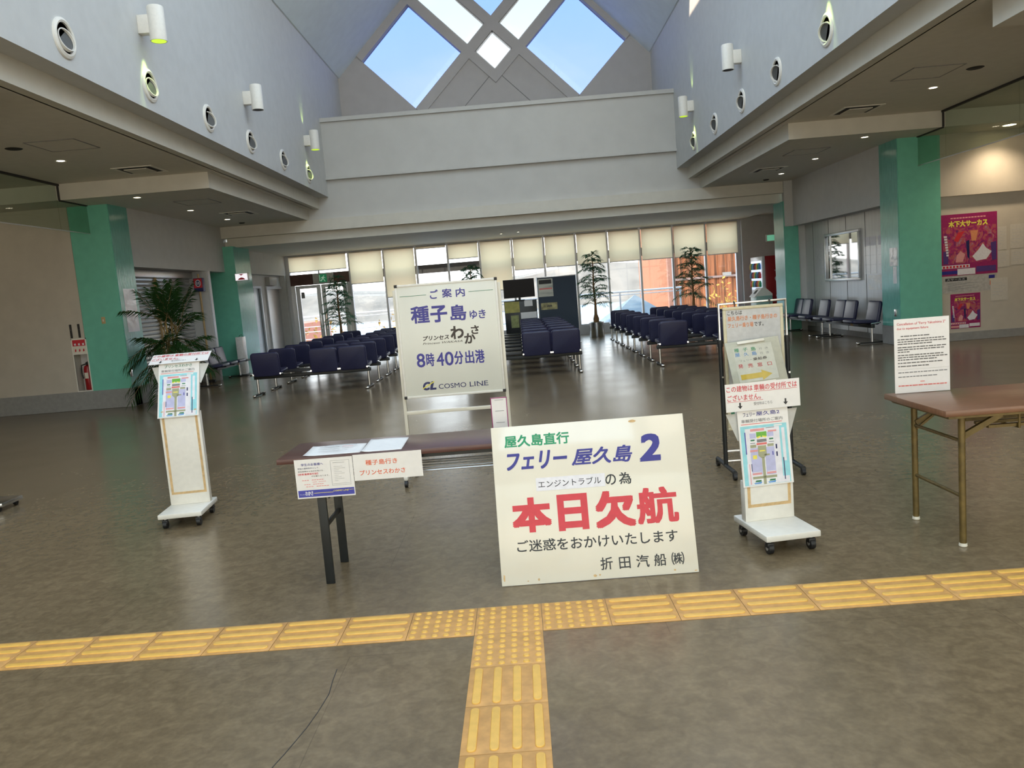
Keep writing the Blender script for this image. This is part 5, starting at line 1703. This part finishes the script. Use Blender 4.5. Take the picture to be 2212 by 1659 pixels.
gw = 'notices on the white right wall'
wall_sheet('notice_sheet', 7.049, 14.36, 14.86, 1.26, 1.95, 'tall pale notice left of the counter window', 'notice', gw, mat('pale_pink_paper', (0.66, 0.62, 0.64), 0.25))
rows = ['top', 'second', 'third', 'bottom']
for r in range(4):
    for k, (y0, y1) in enumerate(((12.06, 12.30), (11.80, 12.04), (11.46, 11.72))):
        z1 = 1.935 - 0.178 * r
        wall_sheet('notice_sheet', 7.049, y0, y1, z1 - 0.168, z1, '%s sheet in the %s column of notices right of the counter window' % (rows[r], ['first', 'middle', 'last'][k]), 'notice', gw,
                   mat('grey_violet_paper', (0.48, 0.46, 0.50), 0.3) if r == 0 else None)
wall_sheet('notice_sheet', 7.049, 11.44, 12.16, 0.93, 1.205, 'wide crinkled sheet under the columns of notices', 'notice', gw, mat('crinkled_film', (0.66, 0.60, 0.50), 0.15, bump=0.6, scale=7))
for yy, zz, w, h, lb in ((10.50, 1.36, 0.28, 0.31, 'crinkled plastic covered sheet on the side of the right green column'), (10.46, 1.06, 0.13, 0.29, 'narrow sheet below the crinkled one on the right green column')):
    wall_sheet('notice_sheet', 6.759, yy - w / 2, yy + w / 2, zz, zz + h, lb, 'notice', 'sheets on the right column', mat('plastic_film', (0.72, 0.69, 0.66), 0.12, bump=0.5, scale=9))
wall_sheet('notice_sheet', -6.459, 10.44, 10.86, 1.28, 2.03, 'glossy pale sheet on the side of the left green column', 'notice', None, mat('plastic_film2', (0.72, 0.70, 0.72), 0.12, bump=0.5, scale=6), 1)
MB().box((6.742, 10.42, 0.50), (6.76, 10.49, 0.62), M_STEEL, 0.003).obj('outlet_plate')
tag(bpy.data.objects['outlet_plate'], 'small metal plate low on the side of the right green column', 'outlet')
t = thing('wall_switch', 'small beige switch plate on the left green column', 'switch', (-6.79, 10.3, 1.46))
MB().box((-0.033, -0.009, 0), (0.033, 0, 0.115), M_WOOD, 0.004).obj('plate', t)
MB().box((-0.012, -0.013, 0.035), (0.012, -0.009, 0.075), M_CREAM, 0.002).obj('rocker', t)
MB().box((-6.463, 10.30, 0.52), (-6.445, 10.37, 0.64), M_STEEL, 0.003).obj('wall_outlet')
tag(bpy.data.objects['wall_outlet'], 'small metal plate low at the corner of the left green column', 'outlet')


def poster_mat(name, seed):
    m = bpy.data.materials.new(name); m.use_nodes = True
    nt = m.node_tree; b = nt.nodes['Principled BSDF']
    tc = nt.nodes.new('ShaderNodeTexCoord')
    mp = nt.nodes.new('ShaderNodeMapping'); mp.inputs['Location'].default_value = (seed, 0, seed * 2)
    nz = nt.nodes.new('ShaderNodeTexNoise'); nz.inputs['Scale'].default_value = 9; nz.inputs['Detail'].default_value = 6; nz.inputs['Distortion'].default_value = 1.6
    rp = nt.nodes.new('ShaderNodeValToRGB')
    el = rp.color_ramp.elements
    el[0].position = 0.30; el[0].color = (0.06, 0.03, 0.14, 1)
    el[1].position = 0.78; el[1].color = (0.62, 0.45, 0.42, 1)
    for p, c in ((0.42, (0.30, 0.02, 0.13)), (0.50, (0.42, 0.03, 0.14)), (0.57, (0.50, 0.13, 0.10)), (0.64, (0.35, 0.10, 0.20))):
        q = el.new(p); q.color = (*c, 1)
    nt.links.new(tc.outputs['Object'], mp.inputs[0]); nt.links.new(mp.outputs[0], nz.inputs['Vector'])
    nt.links.new(nz.outputs['Fac'], rp.inputs[0]); nt.links.new(rp.outputs[0], b.inputs['Base Color'])
    b.inputs['Roughness'].default_value = 0.3
    MATS[name] = m
    return m


MAG = mat('poster_magenta', (0.33, 0.015, 0.12), 0.35, var=0.1)
PUR = mat('poster_purple', (0.09, 0.04, 0.20), 0.35)


def show_poster(x0, z0, w, h, seed, label, strip):
    t = thing('show_poster', label, 'poster', (x0, 10.398, z0), 0, 'magenta show posters')
    MB().box((0, -0.003, 0), (w, 0, h), MAG).obj('sheet', t, smooth=False)
    MB().box((0.03 * w, -0.0042, 0.20 * h), (0.98 * w, -0.003, 0.80 * h), poster_mat('poster_art_%d' % seed, seed)).obj('artwork', t, smooth=False)
    m = MB()
    for p, c in (([(0.55, 0.30), (0.62, 0.22), (0.80, 0.24), (0.90, 0.36), (0.80, 0.42), (0.74, 0.50), (0.66, 0.40)], 'offw'), ([(0.25, 0.22), (0.38, 0.22), (0.42, 0.34), (0.34, 0.40), (0.27, 0.33)], 'pink'),
                 ([(0.44, 0.55), (0.50, 0.57), (0.50, 0.25), (0.46, 0.30)], 'navy'), ([(0.52, 0.72), (0.66, 0.72), (0.62, 0.55), (0.54, 0.55)], 'peach'), ([(0.88, 0.50), (0.98, 0.52), (0.98, 0.22), (0.90, 0.22)], PUR),
                 ([(0.03, 0.40), (0.12, 0.42), (0.12, 0.20), (0.03, 0.20)], PUR), ([(0.30, 0.70), (0.42, 0.72), (0.30, 0.55), (0.22, 0.57)], 'red')):
        MB().poly(p, c, w, h, y=-0.0046).obj('figure_shape', t, smooth=False)
    m = MB()
    T = lambda s, r, c, b=0.0: m.text(s, r, c, w, h, y=-0.0052, bold=b)
    T('木下大サーカス', (0.13, 0.79, 0.83, 0.895), 'lemon', 0.05)
    for k in range(12): m.patch((0.17 + 0.053 * k, 0.925, 0.17 + 0.053 * k + 0.042, 0.945), 'pink', w, h, y=-0.0034)
    for k in range(8): m.patch((0.045 + 0.006 * k, 0.63 - 0.043 * k, 0.10 + 0.004 * k, 0.66 - 0.043 * k), 'offw', w, h, y=-0.0046)
    m.patch((0.0, 0.125, 0.50, 0.175), 'offw', w, h, y=-0.0046)
    for k in range(8): m.patch((0.02 + 0.06 * k, 0.130, 0.06 + 0.06 * k, 0.165), 'red', w, h, y=-0.0049)
    m.patch((0.0, 0.03, 0.30, 0.085), 'blue' if strip else 'pink', w, h, y=-0.0046)
    m.patch((0.28, 0.01, 0.60, 0.11), 'offw', w, h, y=-0.0048)
    m.patch((0.62, 0.04, 0.97, 0.13), PUR if strip else 'offw', w, h, y=-0.0046)
    m.lines('lettering', t)
    return t


show_poster(7.52, 1.11, 0.94, 1.03, 1, 'large magenta show poster with yellow title beside the right green column', True)
show_poster(7.66, 0.21, 0.505, 0.59, 2, 'small magenta show poster below the large one', False)
t = thing('venue_notice', 'grey landscape notice with black bar between the two magenta posters', 'poster', (7.52, 10.398, 0.825))
MB().box((0, -0.002, 0), (0.92, 0, 0.275), mat('newsprint', (0.48, 0.46, 0.43), 0.5, var=0.15, scale=22)).obj('sheet', t, smooth=False)
m = MB()
m.patch((0.06, 0.72, 0.46, 0.90), 'black', 0.92, 0.275, y=-0.002); m.patch((0.86, 0.72, 0.97, 0.93), 'blue', 0.92, 0.275, y=-0.002); m.patch((0.88, 0.60, 0.98, 0.72), 'lemon', 0.92, 0.275, y=-0.002); m.patch((0.88, 0.32, 0.99, 0.58), 'orange', 0.92, 0.275, y=-0.002)
for k in range(9): m.patch((0.10, 0.12 + 0.06 * k, 0.10 + 0.5 * (((k * 7) % 5) / 5 + 0.3), 0.14 + 0.06 * k), 'grey', 0.92, 0.275, y=-0.002)
m.text('大サーカス', (0.09, 0.75, 0.42, 0.87), 'offw', 0.92, 0.275, y=-0.0032)
m.obj('print', t, smooth=False)
gp = 'pale sheets on the beige right wall'
for x0, x1, z0, z1, lb in ((8.47, 8.615, 1.49, 1.88, 'narrow pale sheet touching the large magenta poster'), (8.675, 8.93, 1.495, 1.90, 'upper pale sheet at the right picture edge'),
                           (8.47, 8.66, 1.20, 1.475, 'small pale sheet under the narrow one'), (8.685, 8.93, 1.22, 1.48, 'lower pale sheet at the right picture edge'), (8.34, 8.63, 0.64, 1.02, 'plain pale sheet beside the grey landscape notice')):
    o = MB().box((x0, 10.395, z0), (x1, 10.398, z1), mat('beige_paper', (0.62, 0.58, 0.51), 0.45, var=0.04)).obj('notice_sheet', smooth=False)
    tag(o, lb, 'notice', gp)
    m = MB()
    for k in range(5):
        zz = z0 + (z1 - z0) * (0.25 + 0.13 * k)
        m.box((x0 + 0.03, 10.3945, zz), (x0 + (x1 - x0) * (0.5 + 0.08 * ((k * 3) % 5)), 10.3955, zz + 0.008), INK['lgrey'])
    m.obj('print', o, smooth=False)

# ------------------------------------------------------------------ left front wall: extinguisher niche, signs
t = thing('extinguisher_niche', 'white framed wall niche for the fire extinguisher', 'niche', (-7.385, 10.3, 0.325))
m = MB()
for a, b in (((-0.018, -0.006, 0.0), (0.0, 0.01, 0.92)), ((0.23, -0.006, 0.0), (0.248, 0.01, 0.92)), ((0.0, -0.006, 0.0), (0.23, 0.01, 0.018)), ((0.0, -0.006, 0.645), (0.23, 0.01, 0.665)), ((-0.018, -0.006, 0.90), (0.248, 0.01, 0.92))):
    m.box(a, b, M_WHITE)
m.obj('frame', t, smooth=False)
MB().box((0.0, -0.004, 0.665), (0.23, 0.0, 0.90), M_CREAM).obj('instruction_plate', t, smooth=False)
m = MB()
m.patch((0.005, 0.79, 0.225, 0.895), 'red', 1, 1, y=-0.0042)
for k in range(3):
    m.poly([(0.035 + 0.07 * k, 0.80), (0.065 + 0.07 * k, 0.805), (0.06 + 0.07 * k, 0.84), (0.03 + 0.07 * k, 0.83)], 'offw', 1, 1, y=-0.0052)
    m.poly([(0.03 + 0.07 * k, 0.69), (0.06 + 0.07 * k, 0.70), (0.055 + 0.07 * k, 0.745), (0.035 + 0.07 * k, 0.73)], 'red', 1, 1, y=-0.0052)
m.obj('pictograms', t, smooth=False)
t = thing('fire_extinguisher', 'red fire extinguisher standing in the wall niche', 'fire extinguisher', (-7.235, 10.40, 0.345))
MB().lathe([(0.0, 0.0), (0.06, 0.0), (0.065, 0.01), (0.065, 0.36), (0.05, 0.41), (0.02, 0.43), (0.0, 0.43)], M_RED, 24).obj('cylinder', t)
m = MB().box((-0.02, -0.012, 0.43), (0.02, 0.012, 0.47), M_BLACK, 0.004).bar((-0.02, 0, 0.47), (0.075, 0, 0.50), 0.02, 0.012, M_BLACK)
m.obj('valve_handle', t)
MB().tube([(-0.015, -0.02, 0.45), (-0.085, -0.03, 0.43), (-0.095, -0.03, 0.30), (-0.075, -0.03, 0.20)], 0.011, M_BLACK, 10).obj('hose', t)
MB().box((-0.03, -0.0665, 0.20), (0.03, -0.062, 0.30), M_CREAM).obj('label_plate', t, smooth=False)
for k, x in enumerate((-7.375, -7.235)):
    t = thing('name_plate', ['left', 'right'][k] + ' of two dark vertical plates above the extinguisher niche', 'sign', (x, 10.3, 1.255), 0, 'dark plates above the extinguisher')
    MB().box((-0.02, -0.004, 0), (0.02, 0, 0.235), M_DARK, 0.001).obj('plate', t)
    MB().text('消火器', (-0.012, 0.135, 0.012, 0.145), 'grey', 1, 1, y=-0.0045).obj('lettering', t, smooth=False)

# ------------------------------------------------------------------ left recess: shutter, poles, bin, lit sign, side door
t = thing('roller_shutter', 'grey slatted roller shutter closing the left recess', 'shutter', (-6.86, 11.0, 0))
SHM = mat('shutter_slat', (0.58, 0.58, 0.58), 0.28, 0.5, var=0.06)
m = MB()
prof = []
z = 0.05
while z < 2.28:
    prof += [(0.0, z), (0.022, z + 0.012), (0.030, z + 0.04), (0.022, z + 0.068), (0.0, z + 0.08)]
    z += 0.08
vs = []; fs = []
for (d, zz) in prof:
    vs += [(d, 0.0, zz), (d, 3.22, zz)]
for k in range(len(prof) - 1):
    fs.append((2 * k, 2 * k + 1, 2 * k + 3, 2 * k + 2))
m.add(vs, fs, SHM)
m.obj('curtain', t, smooth=False)
MB().box((0.0, 0.0, 2.28), (0.10, 3.22, 2.42), M_ALU, 0.005).obj('shutter_box', t)
MB().box((0.0, 0.0, 0.0), (0.04, 3.22, 0.06), M_ALU, 0.004).obj('bottom_rail', t)
for y in (0.0, 1.5):
    MB().box((0.0, y, 0.0), (0.06, y + 0.05, 2.28), M_ALU if y == 0 else M_WOOD, 0.004).obj('guide_rail', t)
t = thing('pole_sign', 'wooden pole with small red and blue box sign by the shutter', 'sign', (-6.575, 14.08, 0))
MB().tube([(0.0, 0, 0.0), (0.0, 0, 2.36)], 0.022, M_WOOD, 12).obj('pole', t)
MB().box((-0.10, -0.06, 1.98), (0.10, 0.06, 2.27), INK['navy'], 0.008).obj('sign_box', t)
m = MB()
m.patch((-0.09, 2.06, 0.09, 2.26), 'red', 1, 1, y=-0.0602)
m.poly([(0.06 * math.cos(a), 2.16 + 0.075 * math.sin(a)) for a in [2 * PI * k / 20 for k in range(20)]], 'offw', 1, 1, y=-0.0612)
m.poly([(0.048 * math.cos(a), 2.16 + 0.06 * math.sin(a)) for a in [2 * PI * k / 20 for k in range(20)]], 'navy', 1, 1, y=-0.0618)
m.patch((-0.03, 2.13, -0.01, 2.19), 'offw', 1, 1, y=-0.0618); m.patch((0.01, 2.13, 0.03, 2.19), 'offw', 1, 1, y=-0.0618)
m.obj('face_print', t, smooth=False)
MB().lathe([(0.0, 0.0), (0.11, 0.0), (0.10, 0.03), (0.03, 0.05), (0.0, 0.05)], M_BLACK, 24).obj('base', t)
t = thing('slim_white_bin', 'slim white box stand beside the left green rear column', 'bin', (-6.19, 15.16, 0))
MB().box((-0.09, -0.12, 0.03), (0.07, 0.12, 0.90), mat('white_enamel', (0.75, 0.73, 0.70), 0.25), 0.01).obj('body', t)
MB().box((-0.12, -0.16, 0.0), (0.10, 0.16, 0.03), M_BLACK, 0.005).obj('base', t)
MB().tube([(-0.04, 0, 0.90), (-0.03, 0, 0.93), (0.03, 0, 0.95), (0.04, 0, 0.90)], 0.006, M_BLACK, 8).obj('handle', t)
t = thing('lit_wall_sign', 'small glowing white sign with red marks on the left rear column', 'sign', (-6.05, 15.33, 2.19))
MB().box((-0.15, -0.05, 0), (0.15, 0.05, 0.17), M_WHITE, 0.004).obj('case', t)
MB().box((-0.14, -0.053, 0.01), (0.14, -0.05, 0.16), mat('lit_sign_face', (0.8, 0.78, 0.8), 0.3, emit=(1.0, 0.95, 1.0), emit_s=1.0)).obj('face', t, smooth=False)
m = MB()
m.poly([(-0.09, 0.02), (0.09, 0.02), (0.05, 0.06), (0.0, 0.075), (-0.05, 0.06)], 'red', 1, 1, y=-0.0545)
m.poly([(-0.06, 0.15), (0.06, 0.15), (0.0, 0.115)], 'red', 1, 1, y=-0.0545)
m.obj('red_mark', t, smooth=False)
# left rear door; bright reflection in its glass put into the leaf colour
d = MB()
d.box((-6.64, 16.96, 0), (-6.60, 17.02, 2.12), M_ALUW); d.box((-6.64, 18.30, 0), (-6.60, 18.36, 2.12), M_ALUW); d.box((-6.64, 17.02, 2.06), (-6.60, 18.30, 2.12), M_ALUW)
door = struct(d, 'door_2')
bx((-6.70, 17.02, 0.0), (-6.66, 18.30, 2.06), mat('reflection_leaf', (0.50, 0.60, 0.72), 0.25)).obj('door_leaf', door, smooth=False)
d = MB()
d.box((-6.64, 18.76, 0), (-6.58, 18.82, 2.12), M_ALUW); d.box((-6.66, 18.82, 2.04), (-6.58, 20.2, 2.12), M_ALUW)
door = struct(d, 'door_3')
bx((-6.72, 18.82, 0.0), (-6.68, 20.2, 2.04), M_ALU).obj('door_leaf', door, smooth=False)
MB().box((-6.68, 18.84, 2.14), (-6.50, 19.5, 2.36), mat('operator_box', (0.42, 0.41, 0.38), 0.5), 0.008).obj('door_operator')
tag(bpy.data.objects['door_operator'], 'grey operator box above the left rear side door', 'door operator')

# hairline scratch in the floor near the viewer
m = MB()
pts = [(-0.55, -0.22), (-0.545, -0.32), (-0.535, -0.42), (-0.545, -0.55), (-0.56, -0.66), (-0.59, -0.80), (-0.62, -0.92), (-0.66, -1.05)]
for a, b in zip(pts, pts[1:]):
    m.bar((a[0], a[1], 0.0003), (b[0], b[1], 0.0003), 0.0035, 0.0006, M_DARK)
struct(m, 'floor_scratch')
